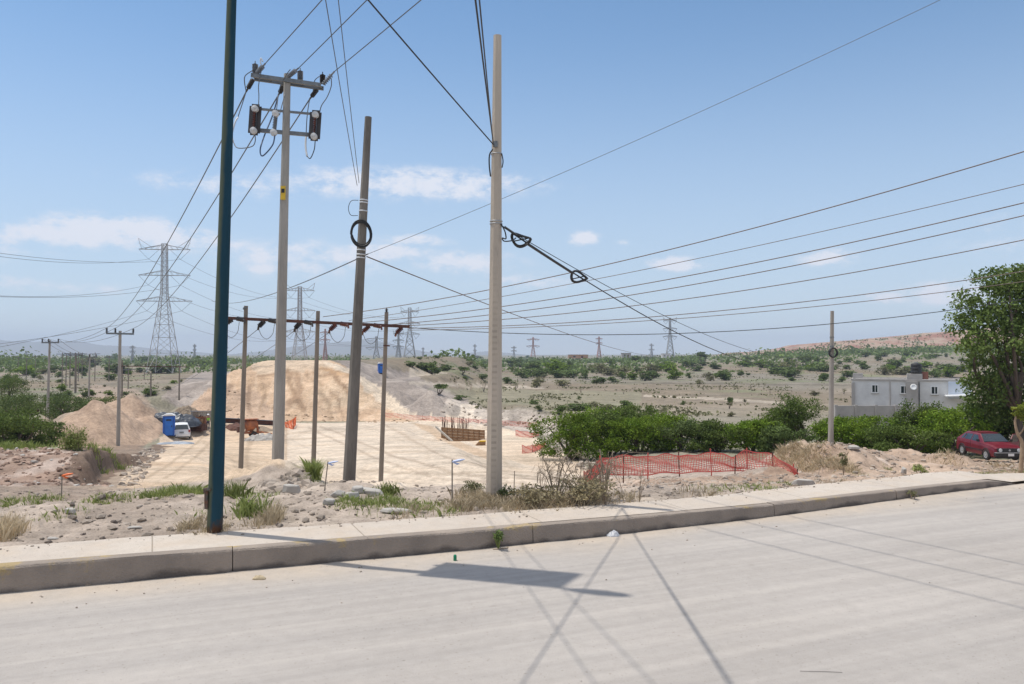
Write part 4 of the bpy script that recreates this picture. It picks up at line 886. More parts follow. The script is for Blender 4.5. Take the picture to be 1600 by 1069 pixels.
# lines of the gantry
RIGHT = [(0, 237, 20, .50), (1, 288, 21, .30), (2, 317, 22, .45), (3, 337, 23, .45), (4, 375, 25, .45), (5, 424, 28, .45)]
nm = ('topmost', 'second', 'third', 'fourth', 'fifth', 'sixth')
gs = [at(505, 495, 35), at(545, 501, 35), at(555, 505, 35), at(600, 508, 35), at(636, 509, 34.9), at(640, 513, 34.9)]
for (i, y, d, sg), s_ in zip(RIGHT, gs): wire([s_, at(1600, y, d)], sg, .011 if i == 1 else .016, '%s of the brown wires fanning out from the rusty beam to the right edge' % nm[i], 'wire_brown', ext=.35, n=44)
wire([at(640, 516, 35), at(1600, 440, 30)], .40, .014, 'pale wire lowest but one in the fan, running into the pepper tree', 'wire_brown', ext=.3)
wire([at(640, 512, 36), at(1560, 474, 34)], .75, .017, 'lowest dark sagging wire of the fan across the slim right-hand pole', 'cable', ext=.3)
for (x0, x1_, y1, d, lb) in ((405, 235, 640, 120, 'first'), (462, 338, 600, 130, 'second'), (518, 392, 598, 130, 'third')):
    k = {405: 1, 462: 2, 518: 3}[x0]; q = GX[k]; y = 497 + (q[0] - 353) / 287 * 13.5
    wire([at(q[1] - 4, y + 14, 35), at(x1_, y1 - 30, d)], 1.0, .014, '%s thin wire going down from the beam insulators towards the distant gantry' % lb)
# messenger cable with two coils
A = at(784, 353, 10.95); B = on_axis(a4, b4, 549, 44)
def cab(t, S): return A.lerp(B, t) - Vector((0, 0, S * 4 * t * (1 - t)))
def find(px, S):
    ts = np.linspace(0.002, .6, 3000); return float(ts[np.argmin([abs(cab(t, S).x / cab(t, S).y * F + 800 - px) for t in ts])])
S1 = 1.35
def tube_obj(pts, r, label, name='cable', cat='cable', mt='cable'):
    o = MB().tube(pts, r, 6).build(name, M[mt], None, pts[0], True); return tag(o, label, cat)
tube_obj([cab(t, S1) for t in np.linspace(0, 1, 60)], .010, 'black service cable sagging from the pale pole to the slim hedge pole, bearing two coils')
tube_obj([cab(t, .98) for t in np.linspace(0, 1, 60)], .006, 'thin straighter wire just above the sagging black service cable')
t1_, t2_ = find(822, S1), find(895, S1); tube_obj([cab(t, S1) + Vector((0, -.012, -.012)) for t in np.linspace(t1_, t2_, 12)], .021, 'thick taped bundle of cable stretched between the two black coils')
tube_obj([cab(t, S1) + Vector((0, -.01, .02)) for t in np.linspace(find(789, S1), find(812, S1), 6)], .008, 'bright steel strand from the band of the pale pole to the first coil', mt='steel')
o = tube_obj(smooth_path([at(783, 350, 10.95), at(789, 362, 10.9), at(790.5, 373, 10.9), at(785, 372, 10.9), at(788, 377, 10.95), at(800, 376, 11.1), at(806, 372, 11.3)]), .009, 'slack black cable loop where the service cable meets the pale pole')
def coil(px, S, w_, h_, label, ph):
    t = find(px, S); c = cab(t, S) + Vector((0, -.01, -.012)); dx = (cab(t + .01, S) - cab(t, S)).normalized(); dx = (dx * .5 + Vector((1, 0, -.12))).normalized(); side = Vector((0, -1, 0)); up = Vector((-dx.z, 0, dx.x)).normalized()
    pts = []
    for i in range(7 * 24 + 1):
        q = i / 24 * 2 * math.pi; j = i // 24; k = 1 + .10 * math.sin(j * 2.4 + ph) 
        pts.append(c + dx * math.cos(q) * w_ * k + up * (math.sin(q) * h_ * (1 + .12 * math.cos(j * 1.9)) + .03 * math.cos(q * 2 + ph) ) + side * (.05 * math.sin(q + j) + .02 * (j % 3)))
    m = MB().tube(pts, .0085, 6)
    m.tube([c - dx * w_ * .9 + up * h_ * .7, c + dx * w_ * .9 - up * h_ * .6], .009, 6); m.tube([c - dx * w_ * .8 - up * h_ * .7, c + dx * w_ * .8 + up * h_ * .6], .009, 6)
    o = m.build('cable_coil', M['cable'], None, c, True); tag(o, label, 'cable coil')
coil(814, S1, .145, .075, 'flattened black cable coil hanging close to the pale pole', .3)
coil(905, S1, .145, .075, 'flattened black cable coil farther along the sagging cable', 1.4)
# conductors of the transmission line
def tipof(T, k, s): return [v for a_, b_, v in T if a_ == k and b_ == s][0]
for k, (yl, nm_) in enumerate(((392, 'top'), (459, 'middle'), (553, 'lowest'))):
    for s in (-2, 2):
        e = tipof(TW1, k, s); y = yl + (0 if s < 0 else (-5 if k == 0 else 2 if k == 1 else -8)); d = 210
        wire([e, at(-60, y, d)], 2.4 if k < 2 else 1.2, .055, '%s conductor on the %s side of the largest tower, running off to the left edge' % (nm_, 'near' if s < 0 else 'far'), n=30, sides=4)
        wire([e, tipof(TW2, k, s)], 6, .06, '%s conductor on the %s side slung between the two biggest towers' % (nm_, 'near' if s < 0 else 'far'), n=30, sides=4)
        wire([tipof(TW2, k, s), tipof(TW3, k, s)], 6, .07, '%s conductor on the %s side slung on towards the three clustered towers' % (nm_, 'near' if s < 0 else 'far'), n=24, sides=4)

# ------------------------------------------------------------------ foliage
def leaf_quads(P, size, rng, elong=1.9, up=.25, out=None):
    n = len(P); d = rng.normal(size=(n, 3)); d[:, 2] = d[:, 2] * .8
    if out is not None: d = d * .6 + out
    d /= np.linalg.norm(d, axis=1)[:, None] + 1e-9
    nrm = rng.normal(size=(n, 3)); nrm[:, 2] += up * 3; s = np.cross(d, nrm); s /= np.linalg.norm(s, axis=1)[:, None] + 1e-9
    L_ = (size * rng.uniform(.6, 1.4, n))[:, None]; W_ = L_ / elong
    V = np.stack([P - d * L_ * .5, P + s * W_ * .5, P + d * L_ * .5, P - s * W_ * .5], 1).reshape(-1, 3)
    return V, np.arange(4 * n).reshape(n, 4)
def crown_points(lobes, n, rng, clumps=16, sig=.24, cut=-.55, shell=.55):
    """leaf positions gathered in clumps through the lobes' volumes"""
    vol = np.array([l[3] * l[4] * l[5] for l in lobes]) ** .8; vol /= vol.sum(); out = []; dirs = []
    for l, f in zip(lobes, vol):
        c = np.array(l[:3]); r = np.array(l[3:6]); k = max(5, int(clumps * rng.uniform(.8, 1.2)))
        q = rng.normal(size=(k, 3)); q /= np.linalg.norm(q, axis=1)[:, None]; q[:, 2] = np.maximum(q[:, 2], cut); q *= rng.uniform(shell, 1.0, k)[:, None]
        m = max(20, int(n * f)); wgt = rng.uniform(.4, 1.6, k); wgt /= wgt.sum(); idx = rng.choice(k, m, p=wgt)
        p = q[idx] + np.clip(rng.normal(size=(m, 3)), -2, 2) * sig * np.array([1, 1, .7]); out.append(c + p * r); dirs.append(p)
    return np.concatenate(out), np.concatenate(dirs)
def foliage(name, lobes, n, size, m, seed, parent=None, loc=None, hang=0.0, **k):
    rng = np.random.default_rng(seed); P, dr = crown_points(lobes, n, rng, **k)
    o = dr * .5; o[:, 2] -= hang
    V, Fq = leaf_quads(P, size, rng, out=o); return np_mesh(name, V, Fq, M[m], False, parent=parent, loc=loc)
def limbs(m, base, tips, r0, rng, kink=.12):
    for t in tips:
        t = Vector(t); b = Vector(base); mid = b.lerp(t, .5) + Vector((rng.normal() * kink, rng.normal() * kink, abs(rng.normal()) * kink)) * (t - b).length
        m.tube(smooth_path([b, mid, t], 4), list(np.linspace(r0, r0 * .3, 9)), 6)
def bush_at(px, pyb, wpx, pyt, d, label, n=5200, m='leaf', seed=1, leafs=.15, name='acacia_bush', cat='bush', group=None, trunk=True, depth=.8, zb=None, flat=.5, cut=-.45):
    base = at(px, pyb, d)
    base.z = gz(base.x, base.y) if zb is None else zb
    top = at(px, pyt, d).z; H = max(.8, top - base.z); Wd = wpx / F * d / 2; rng = np.random.default_rng(seed)
    t = thing(name, base, label, cat, group); lobes = []
    k = max(4, int(Wd / H * 4) + 3)
    for i in range(k):
        x = rng.uniform(-.72, .72) * Wd if i else 0; y = rng.uniform(-.6, .6) * Wd * depth; e = 1 - .35 * (x / Wd) ** 2
        rx = Wd * rng.uniform(.36, .52); rz = H * rng.uniform(.25, .36); cz = H * e * rng.uniform(.58, .74) if i > 1 else H * .70
        lobes.append((x, y, min(cz, H - rz * .95), rx, rx * depth, rz))
    for i in range(k):                                # low skirts
        x = rng.uniform(-.85, .85) * Wd; lobes.append((x, rng.uniform(-.6, .4) * Wd * depth, H * .26, Wd * .34, Wd * .32 * depth, H * .28))
    foliage('foliage', lobes, n, leafs, m, seed, t, clumps=20, sig=.20, cut=cut)
    if trunk:
        mb = MB(); limbs(mb, (0, 0, -.3), [(l[0], l[1], l[2]) for l in lobes[:7]], .055 * H ** .7, rng); mb.build('stem', M['bark'], t)
    return t
# hedge of acacias behind the orange netting
HEDGE = [(898, 708, 118, 648, 55, 'left end'), (948, 709, 100, 640, 57, None), (1000, 711, 112, 652, 55, None), (1062, 712, 116, 654, 55, None), (1120, 712, 112, 657, 54.5, None), (1176, 711, 112, 655, 54, None), (1222, 706, 90, 660, 53, None),
         (935, 690, 96, 634, 67, None), (990, 690, 84, 630, 70, None), (1040, 690, 110, 646, 66, None)]
HL = ['low acacia bush at the free left end of the hedge, reaching over the sand', 'broad acacia bush second from the left end of the hedge by the netting', 'acacia bush of the hedge behind the lowest stretch of orange netting', 'acacia bush in the middle of the hedge behind the straight netting', 'acacia bush of the hedge behind the first rising peak of netting', 'acacia bush of the hedge behind the dip between the netting peaks', 'acacia bush of the hedge just left of the taller feathery bush', 'acacia crown peeping over the left end of the hedge from the second row', 'highest round acacia crown rising from behind the left part of the hedge', 'low acacia crown in the second row behind the middle of the hedge']
for i, (px, yb, wp, yt, d, _) in enumerate(HEDGE): bush_at(px, yb, wp, yt, d, HL[i], 9500, seed=100 + i, leafs=.15, m='leaf2' if i in (1, 4, 8) else 'leaf_mid' if i in (3, 6) else 'leaf', group='acacias of the hedge')
RIGHTB = [(1262, 690, 112, 617, 58, 'tall feathery green bush behind the slim pole'), (1330, 692, 110, 650, 54, 'lower green bush just right of the slim pole, below the wall'), (1388, 698, 120, 648, 52, 'wide green bush in front of the grey boundary wall'), (1445, 700, 120, 630, 51, 'high green bush hiding the right half of the grey house'), (1497, 704, 120, 634, 49, 'green bush directly behind the parked red car'), (1420, 704, 120, 664, 48, 'low front bush behind the small dirt mounds left of the red car'), (1540, 690, 120, 640, 52, 'green bush under the pepper tree behind the red car roof'), (1214, 700, 60, 640, 60, 'narrow bush linking the hedge and the taller feathery bush')]
for i, (px, yb, wp, yt, d, lb) in enumerate(RIGHTB): bush_at(px, yb, wp, yt, d, lb, 9500, seed=140 + i, leafs=.14, m='leaf2' if i in (0, 3, 5, 6) else 'leaf', group='bushes below the grey house')
LEFTB = [(20, 694, 130, 640, 66, 'dense green bush at the left edge beside the earth heap'), (46, 690, 76, 655, 68, 'green bush touching the foot of the earth heap on its left'), (-40, 700, 140, 630, 70, 'bush cut by the left edge of the picture'), (40, 655, 110, 612, 92, 'green bush in the second row left of the near crossarm poles'), (0, 640, 120, 606, 105, 'green bush in the third row at the left edge'), (118, 648, 90, 616, 112, 'green bush behind the heap to the right of the far crossarm pole'), (165, 640, 80, 620, 118, 'green bush showing over the dip between the heap crests'), (85, 640, 80, 612, 118, 'green bush behind the far crossarm pole'), (10, 612, 90, 583, 150, 'dark tree crown high on the left edge of the plain')]
for i, (px, yb, wp, yt, d, lb) in enumerate(LEFTB): bush_at(px, yb, wp, yt, d, lb, 7500, seed=170 + i, leafs=.20, m='leaf2' if i % 2 == 0 else 'leaf_mid', group='bushes left of the earth heap')

# shrubs of the plain, each one an object
def shrub_mesh(seed, m, n, leafs, tree=False):
    rng = np.random.default_rng(seed); lobes = []
    for i in range(4):
        a = rng.uniform(0, 6.3); r = rng.uniform(.1, .34) if i else 0
        lobes.append((r * math.cos(a), r * math.sin(a), rng.uniform(.45, .66) if not tree else rng.uniform(.66, .8), rng.uniform(.22, .34), rng.uniform(.22, .34), rng.uniform(.22, .33) if not tree else .16))
    if not tree: lobes += [(rng.uniform(-.25, .25), rng.uniform(-.25, .25), .25, .3, .3, .24) for _ in range(2)]
    P, dr = crown_points(lobes, n, rng, 12, .22, -.6); V, Fq = leaf_quads(P, leafs, rng, out=dr * .4)
    mb = MB(); limbs(mb, (0, 0, -.1), [(l[0], l[1], l[2]) for l in lobes[:4]], .03, rng)
    for f in mb.f: pass
    V2 = np.array(mb.v); F2 = np.array([q for q in mb.f if len(q) == 4]) + len(V)
    me_o = np_mesh('shrub_form', np.concatenate([V, V2]), np.concatenate([Fq, F2]), M[m], False)
    me_o.data.materials.append(M['bark']); mi = np.zeros(len(me_o.data.polygons), np.int32); mi[len(Fq):] = 1; me_o.data.polygons.foreach_set('material_index', mi)
    me = me_o.data; bpy.data.objects.remove(me_o); return me
FORMS = [shrub_mesh(s, 'leaf_mid', 900, .12) for s in (1, 2, 3, 4)] + [shrub_mesh(s, 'leaf_dry', 700, .11) for s in (5, 6)] + [shrub_mesh(7, 'leaf_mid', 800, .11, True), shrub_mesh(8, 'leaf', 800, .12)] + [shrub_mesh(9, 'leaf_dry', 130, .09, True)]
SR = random.Random(3)
def shrub(px, pyb, wpx, hpx, form, name, label, group, cat='shrub'):
    p = ground(px, pyb)
    if px < 262 and pyb > 628: p = at(px, pyb, 124); p.z = gz(p.x, p.y)
    if p.y > 2500: return
    o = bpy.data.objects.new(name, FORMS[form]); COL.objects.link(o); o.location = p - Vector((0, 0, .1))
    sx = wpx / F * p.y; o.scale = (sx, sx * SR.uniform(.8, 1.1), max(.8, hpx / F * p.y) * 1.08); o.rotation_euler.z = SR.uniform(0, 6.3) if True else 0
    tag(o, label, cat, group); return o
z8 = [(110, 330, 60, 35, 6), (185, 347, 55, 15, 0), (280, 320, 25, 45, 8), (470, 368, 45, 18, 1), (400, 315, 30, 30, 8), (565, 400, 50, 30, 2), (630, 392, 85, 30, 3), (705, 378, 55, 22, 4), (750, 393, 50, 28, 5), (815, 385, 65, 32, 0), (85, 255, 55, 50, 1), (200, 255, 45, 25, 6), (215, 275, 25, 15, 2), (275, 272, 35, 20, 3), (370, 290, 50, 25, 0), (450, 265, 55, 35, 1), (480, 305, 60, 40, 4), (505, 285, 25, 30, 8), (575, 298, 65, 25, 5), (605, 235, 30, 35, 2), (600, 268, 70, 30, 3), (665, 272, 40, 35, 0), (720, 290, 60, 28, 1), (700, 240, 25, 25, 2), (765, 225, 35, 30, 3), (770, 285, 45, 22, 0), (810, 270, 30, 28, 2), (860, 225, 45, 35, 6), (850, 275, 50, 30, 7), (890, 278, 60, 38, 3), (925, 270, 45, 30, 1), (1000, 275, 65, 40, 7), (1060, 270, 25, 22, 0), (1075, 225, 45, 25, 2), (1110, 215, 60, 40, 6), (1100, 292, 35, 18, 4), (1140, 280, 40, 22, 5), (1195, 278, 65, 35, 0), (1165, 235, 50, 22, 2), (1255, 260, 28, 22, 1), (1285, 258, 18, 10, 3), (1280, 225, 80, 20, 7), (1335, 230, 60, 28, 7), (1385, 255, 55, 18, 2), (1420, 238, 22, 16, 0), (1445, 280, 35, 16, 1), (1500, 212, 55, 30, 3), (1530, 240, 60, 22, 7), (1565, 280, 40, 30, 2), (963, 345, 20, 10, 4), (1038, 370, 22, 18, 1), (1003, 345, 18, 10, 5), (1210, 385, 25, 40, 6), (1215, 415, 35, 18, 4), (1270, 360, 15, 14, 5), (640, 348, 18, 9, 0), (905, 398, 35, 14, 5), (650, 325, 16, 22, 8), (812, 330, 14, 18, 8), (1175, 315, 10, 22, 8), (1243, 325, 12, 25, 8), (1365, 325, 14, 18, 8), (1530, 335, 25, 22, 8), (850, 318, 14, 16, 8), (490, 390, 22, 10, 0)]
z3 = [(20, 830, 40, 45, 1), (100, 885, 100, 45, 0), (110, 960, 70, 60, 2), (280, 930, 110, 45, 3), (245, 968, 60, 40, 0), (390, 880, 90, 60, 1), (300, 830, 70, 35, 7), (410, 795, 75, 40, 2), (500, 820, 60, 50, 3), (565, 895, 100, 45, 7), (680, 830, 55, 22, 0), (720, 790, 100, 45, 1), (815, 865, 120, 40, 7), (920, 880, 40, 50, 4), (1000, 935, 150, 65, 7), (860, 800, 130, 30, 2), (975, 795, 30, 30, 3), (540, 790, 90, 30, 0), (1080, 825, 60, 25, 1), (260, 1050, 40, 40, 8), (60, 1060, 70, 30, 5)]
z4 = [(180, 290, 60, 40, 5), (455, 335, 90, 50, 7), (510, 370, 70, 40, 0), (650, 380, 110, 65, 1), (790, 365, 70, 35, 7), (825, 255, 80, 50, 3), (620, 225, 45, 35, 2), (990, 420, 90, 55, 0), (1095, 365, 100, 60, 1), (925, 365, 50, 30, 2), (1025, 200, 70, 40, 3), (940, 215, 50, 30, 7), (440, 230, 60, 40, 0), (250, 150, 100, 50, 1), (190, 215, 160, 60, 7), (1210, 190, 70, 30, 0), (1225, 325, 60, 15, 4), (1285, 280, 60, 25, 7), (430, 270, 60, 25, 2), (770, 305, 30, 20, 5), (300, 250, 50, 35, 4), (380, 200, 70, 60, 3), (250, 240, 70, 40, 0), (800, 195, 80, 60, 1), (1180, 495, 100, 45, 0), (1055, 450, 60, 35, 2), (820, 455, 90, 50, 7), (715, 430, 100, 45, 3), (530, 225, 40, 35, 2), (60, 290, 110, 80, 1), (1330, 270, 30, 25, 5), (1400, 150, 60, 40, 3), (1500, 190, 60, 40, 1), (840, 115, 40, 58, 3)]
FN = {4: 'olive', 5: 'olive', 8: 'bare twiggy', 6: 'flat-topped', 7: 'bright green'}
GR = 'shrubs scattered over the dry plain'
def where(px, py):
    side = 'left of the embankment' if px < 420 else 'right of the embankment' if px < 800 else 'between pale pole and slim pole' if px < 1290 else 'above the grey house'
    return ('far out near the skyline ' if py < 572 else 'midway across ' if py < 592 else 'on the near part of ') + 'the plain ' + side
for (X_, Y_, W_, H_, f) in z8: x, y = 640 + X_ / 2.424, 480 + Y_ / 2.424; shrub(x, y, W_ / 2.424 * 1.15, H_ / 2.424 * 1.1, f, 'flat_topped_tree' if f == 6 else 'scrub_bush', '%s shrub %s' % (FN.get(f, 'dark green'), where(x, y)), GR)
for (X_, Y_, W_, H_, f) in z3: x, y = 1260 + X_ / 4.453, 380 + Y_ / 4.453; shrub(x, y, W_ / 4.453 * 1.15, H_ / 4.453 * 1.1, f, 'scrub_bush', '%s shrub %s' % (FN.get(f, 'dark green'), where(x, y)), GR)
for (X_, Y_, W_, H_, f) in z4: x, y = X_ / 4.706, 540 + Y_ / 4.706; shrub(x, y, W_ / 4.706 * 1.15, H_ / 4.706 * 1.1, f, 'scrub_bush', '%s shrub %s' % (FN.get(f, 'dark green'), where(x, y)), GR)
for i in range(190):                                  # smaller ones between them
    y = 560 + 32 * SR.random() ** 1.7
    x = SR.uniform(600, 1500) if SR.random() < .6 else SR.uniform(0, 330)
    if 330 < x < 640 or (x < 800 and y > 585): continue
    s = (y - 549) * SR.uniform(.4, .95); f = SR.choice([0, 1, 2, 3, 3, 4, 5, 7])
    shrub(x, y, s * SR.uniform(.9, 1.7), s * SR.uniform(.4, .75), f, 'scrub_bush', '%s shrub %s' % (FN.get(f, 'dark green'), where(x, y)), GR)
# far woods along the horizon, one mass
rng = np.random.default_rng(77); n = 150000
xa = rng.uniform(-250, 1800, n); da_ = rng.uniform(430, 1250, n) ; wx = (xa - 800) / F * da_; cl = fbm(wx / 34, da_ / 46, 4, 99)
keep = (rng.random(n) < ss(.02, .11, cl + np.where(da_ > 800, .05, -.06) - np.where(xa > 1100, .07, 0))) & ~((xa > 395) & (xa < 560) & (da_ < 560)); da_, cl, wx, xa = da_[keep], cl[keep], wx[keep], xa[keep]
wz = G(wx, da_, False) + np.abs(rng.normal(size=len(wx))) * np.where(xa < 560, 3.0, 1.9) * np.clip(.6 + cl * 4, .5, 1.8)
V, Fq = leaf_quads(np.stack([wx, da_, wz], -1), 2.2, rng, 1.3); o = np_mesh('woods', V, Fq, M['leaf_mid'], False); tag(o, 'far belt of trees along the horizon of the plain', kind='stuff')
rng = np.random.default_rng(79); n = 120000; da_ = 105 * np.exp(rng.random(n) * math.log(5.2)); xa = rng.uniform(-40, 1660, n); wx = (xa - 800) / F * da_
keep = (rng.random(n) < ss(-.02, .2, fbm(wx / 9, da_ / 13, 4, 55)) * .4) & ((xa > 760 - (da_ - 105) * .55) | (xa < 250)); wx, da_ = wx[keep], da_[keep]
V, Fq = leaf_quads(np.stack([wx, da_, G(wx, da_) + .12], -1), .42 + da_ * .0012, rng, 1.6); o = np_mesh('dry_tufts', V, Fq, M['leaf_dry'], False); tag(o, 'low dry tufts and stubble over the plain', kind='stuff')
rng = np.random.default_rng(78); n = 5200; xa = rng.uniform(1180, 2000, n); da_ = rng.uniform(760, 930, n); wx = (xa - 800) / F * da_
tq = rng.random(n); wz = G(wx, da_, False) + np.abs(rng.normal(size=n)) * 3.0
V, Fq = leaf_quads(np.stack([wx, da_, wz], -1), 3.2, rng, 1.3); o = np_mesh('woods', V, Fq, M['leaf_mid'], False); tag(o, 'scrub belt at the foot of the red ridge', kind='stuff')
n = 1500; xa = rng.uniform(1200, 2000, n); tp = np.interp(xa, [1150, 1230, 1300, 1400, 1490, 1650, 2000], [560, 549, 536, 529, 519, 509, 503]); tt = rng.random(n) ** 2; dd_ = HD - 10 - tt * 150
wz = CAM_Z + (553 - tp) / F * HD * (1 - tt * .8) + rng.random(n) * 2 - tt * 4
V, Fq = leaf_quads(np.stack([(xa - 800) / F * HD, dd_, wz], -1), 3.4, rng, 1.3); o = np_mesh('woods', V, Fq, M['leaf_dry'], False); tag(o, 'sparse scrub on the slopes of the red ridge', kind='stuff')

# pepper tree on the right
PD = 48.5; pb = at(1592, 722, PD); pb.z = gz(pb.x, pb.y)
pt = thing('pepper_tree', pb, 'large drooping pepper tree cut by the right edge, shading the red car', 'tree')
def pl(px, py, rx, rz, dd=0.0, ry=None): p = at(px, py, PD + dd) - pb; s_ = PD / F; return (p.x, p.y, p.z, rx * s_, (ry or rx) * s_, rz * s_)
plobes = [pl(1575, 435, 48, 28), pl(1545, 470, 46, 32), pl(1520, 505, 34, 30), pl(1600, 480, 60, 44, 1), pl(1560, 530, 52, 34), pl(1525, 540, 30, 22, -1), pl(1640, 440, 70, 40), pl(1660, 520, 80, 60, 1), pl(1590, 565, 50, 40, 1.5), pl(1535, 580, 34, 34, .5), pl(1545, 615, 40, 36, 1), pl(1530, 650, 34, 32, 1.5), pl(1590, 620, 54, 46, 2), pl(1650, 600, 70, 60, 1), pl(1580, 665, 46, 34, 2.4), pl(1640, 680, 60, 40, 2), pl(1700, 560, 80, 80, 1)]
foliage('crown', plobes, 50000, .22, 'leaf_dark', 301, pt, hang=.45, clumps=30, sig=.2, cut=-.9, shell=.4)
mb = MB(); rng = np.random.default_rng(5); s_ = PD / F
mb.tube(smooth_path([(0, 0, -.4), (.1, .1, 1.6), (.0, .2, 3.4), (.3, .3, 5.2)]), [.28] * 1 + list(np.linspace(.27, .16, 18)), 10)
limbs(mb, (.05, .15, 2.8), [(l[0], l[1], l[2]) for l in (plobes[0], plobes[1], plobes[2], plobes[4], plobes[5], plobes[6], plobes[9], plobes[10])], .15, rng); mb.build('trunk', M['bark'], pt, smooth=True)
# young tree with yellow leaves and a bent pale trunk
yb = at(1594, 716, 33); yb.z = gz(yb.x, yb.y) - .1
yt = thing('young_tree', yb, 'young tree with yellow green leaves and bent pale trunk before the red car', 'tree')
mb = MB(); mb.tube(smooth_path([Vector((0, 0, 0)), at(1597, 695, 33) - yb, at(1590, 678, 33) - yb, at(1586, 660, 33) - yb, at(1588, 648, 33) - yb]), [.085] * 4 + list(np.linspace(.08, .03, 21)), 8); mb.tube(smooth_path([at(1591, 682, 33) - yb, at(1600, 668, 33) - yb, at(1606, 650, 33) - yb]), .035, 6); mb.build('trunk', M['palebark'], yt, smooth=True)
def yl_(px, py, r, rz): p = at(px, py, 33) - yb; return (p.x, p.y, p.z, r * 33 / F, r * 33 / F, rz * 33 / F)
foliage('crown', [yl_(1590, 643, 10, 8), yl_(1604, 640, 11, 10), yl_(1597, 652, 9, 7), yl_(1615, 655, 12, 12)], 1300, .12, 'leaf_yellow', 12, yt, clumps=9)

# ------------------------------------------------------------------ house and wall
HDp = 83.0; HA = -R(25); zb_ = -6.2; hL = at(1331, 600, HDp); ca, sa_ = math.cos(HA), math.sin(HA)
def fs(px): u = (px - 800) / F; return (u * HDp - hL.x) / (ca - sa_ * u)          # place along the front
def zf(px, py): return at(px, py, HDp + sa_ * fs(px)).z - zb_                      # height above the house base
def hw_(lx, ly, lz): return Vector((hL.x + ca * lx - sa_ * ly, HDp + sa_ * lx + ca * ly, zb_ + lz))
Lw = fs(1513); zt = zf(1331, 594.5)
house = thing('house', (hL.x, HDp, zb_), 'unpainted grey cement house with flat roof and small white framed windows above the bushes', 'house', None, HA)
m = MB(); m.box((Lw / 2, 3.5, zt / 2), (Lw, 7, zt)); m.build('wall', M['render'], house)
m = MB()
for (cy, sy) in ((.06, .24), (6.95, .24)): m.box((Lw / 2, cy - .03, zt + .09), (Lw + .16, sy, .18))
for cx in (.04, Lw - .04): m.box((cx, 3.5, zt + .085), (.24, 6.5, .17))
m.build('parapet', M['block'], house)
m = MB(); m.box((.12, -.05, zt / 2 - .1), (.30, .22, zt - .2)); m.build('corner_column', M['block'], house)
sx_ = fs(1424); m = MB(); m.box((sx_, -.2, zt / 2), (1.1, .45, zt)); m.build('stair_shaft', M['block'], house)
for (px, py, wx_, hy) in ((1366.5, 607.5, 8.5, 12), (1412, 609, 9.5, 12), (1459.5, 610, 9, 12), (1419.5, 633.5, 8, 5.5)):
    cx, cz = fs(px), zf(px, py); cy = -.43 if px == 1419.5 else 0; dd_ = HDp + sa_ * cx; w_, h_ = wx_ / F * dd_ / ca * .92, hy / F * dd_; f = MB()
    for q in (-1, 1): f.box((cx + q * w_ / 2, cy - .03, cz), (.09, .12, h_ + .09))
    for q in (-1, 1): f.box((cx, cy - .03, cz + q * h_ / 2), (w_ - .09, .115, .09))
    f.box((cx + .03, cy - .03, cz), (.06, .10, h_ - .1)); fo = f.build('window', M['white'], house)
    g = MB(); g.box((cx, cy - .008, cz), (w_ - .02, .03, h_ - .02)); g.build('pane', M['glass'], fo)
    m = MB(); m.box((cx, cy - .06, cz - h_ / 2 - .09), (w_ + .2, .14, .06)); m.build('sill', M['block'], fo)
m = MB(); m.box((fs(1499), -.2, zf(1499, 610)), (2.0, .4, 1.7)); m.build('side_wall', M['paleblue'], house)
m = MB(); m.box((.55, 1.4, zt + .45), (.95, 1.2, .55)); m.build('roof_block', M['block'], house)
m = MB(); m.box((fs(1445), 1.5, zt + .55), (.7, .75, .75)); m.build('brick_stack', M['brick'], house)
m = MB(); m.box((fs(1429), 1.0, zt + .45), (1.4, 1.5, .55)); m.build('tank_base', M['block'], house)
for px in (1390, 1436):
    m = MB(); m.tube([(fs(px), -.05, zt - .1), (fs(px), -.05, .3)], .05, 8); m.build('drain_pipe', M['block'] if px == 1390 else M['steel'], house)
m = MB(); m.box((fs(1500), -1.3, zf(1500, 617)), (2.8, 2.4, .10), Matrix.Rotation(-.05, 3, 'Y')); m.build('awning', M['white'], house)
tkb = hw_(fs(1432), 1.1, zt + .725); m = MB(); m.lathe(tkb, (0, 0, 1), [(0, .48), (.05, .51), (.30, .51), (.33, .48), (.37, .51), (.68, .51), (.71, .48), (.75, .51), (.98, .51), (1.05, .42), (1.10, .18), (1.11, .0)], 20)
tk = thing('water_tank', tkb, 'black plastic water tank standing on the house roof', 'water tank'); m.build('tank', M['black'], tk, tkb, True); m = MB(); m.lathe(tkb + Vector((0, 0, 1.09)), (0, 0, 1), [(0, .2), (.06, .2), (.08, .1)], 14); m.build('lid', M['steel'], tk, tkb)
dc = hw_(fs(1426.5), -.62, zf(1426.5, 605)); m = MB(); m.lathe(dc, (-.3, -1, .35), [(0, .06), (.03, .2), (.09, .31), (.11, .32), (.05, .2), (.03, .05)], 16); t = thing('satellite_dish', dc, 'small white satellite dish on the stair shaft of the grey house', 'satellite dish'); m.build('dish', M['white'], t, dc, True); m = MB(); m.tube([dc + Vector((0, .05, 0)), dc + Vector((.08, .2, -.2))], .03, 6); m.build('bracket', M['steel'], t, dc)
bw = at(1362, 640, 78.0); bt = at(1362, 634, 78).z; m = MB(); L0, L1 = at(1304, 640, 78).x, at(1432, 640, 78).x
m.box(((L0 + L1) / 2, 78, bt - 1.6), (L1 - L0, .22, 3.2)); 
for x in np.linspace(L0 + .1, L1 - .1, 5): m.box((x, 77.95, bt - 1.55), (.25, .34, 3.25))
o = m.build('boundary_wall', M['block'], None, (bw.x, 78, bt - 3)); tag(o, 'low grey boundary wall below the house, partly behind the bushes', 'wall')

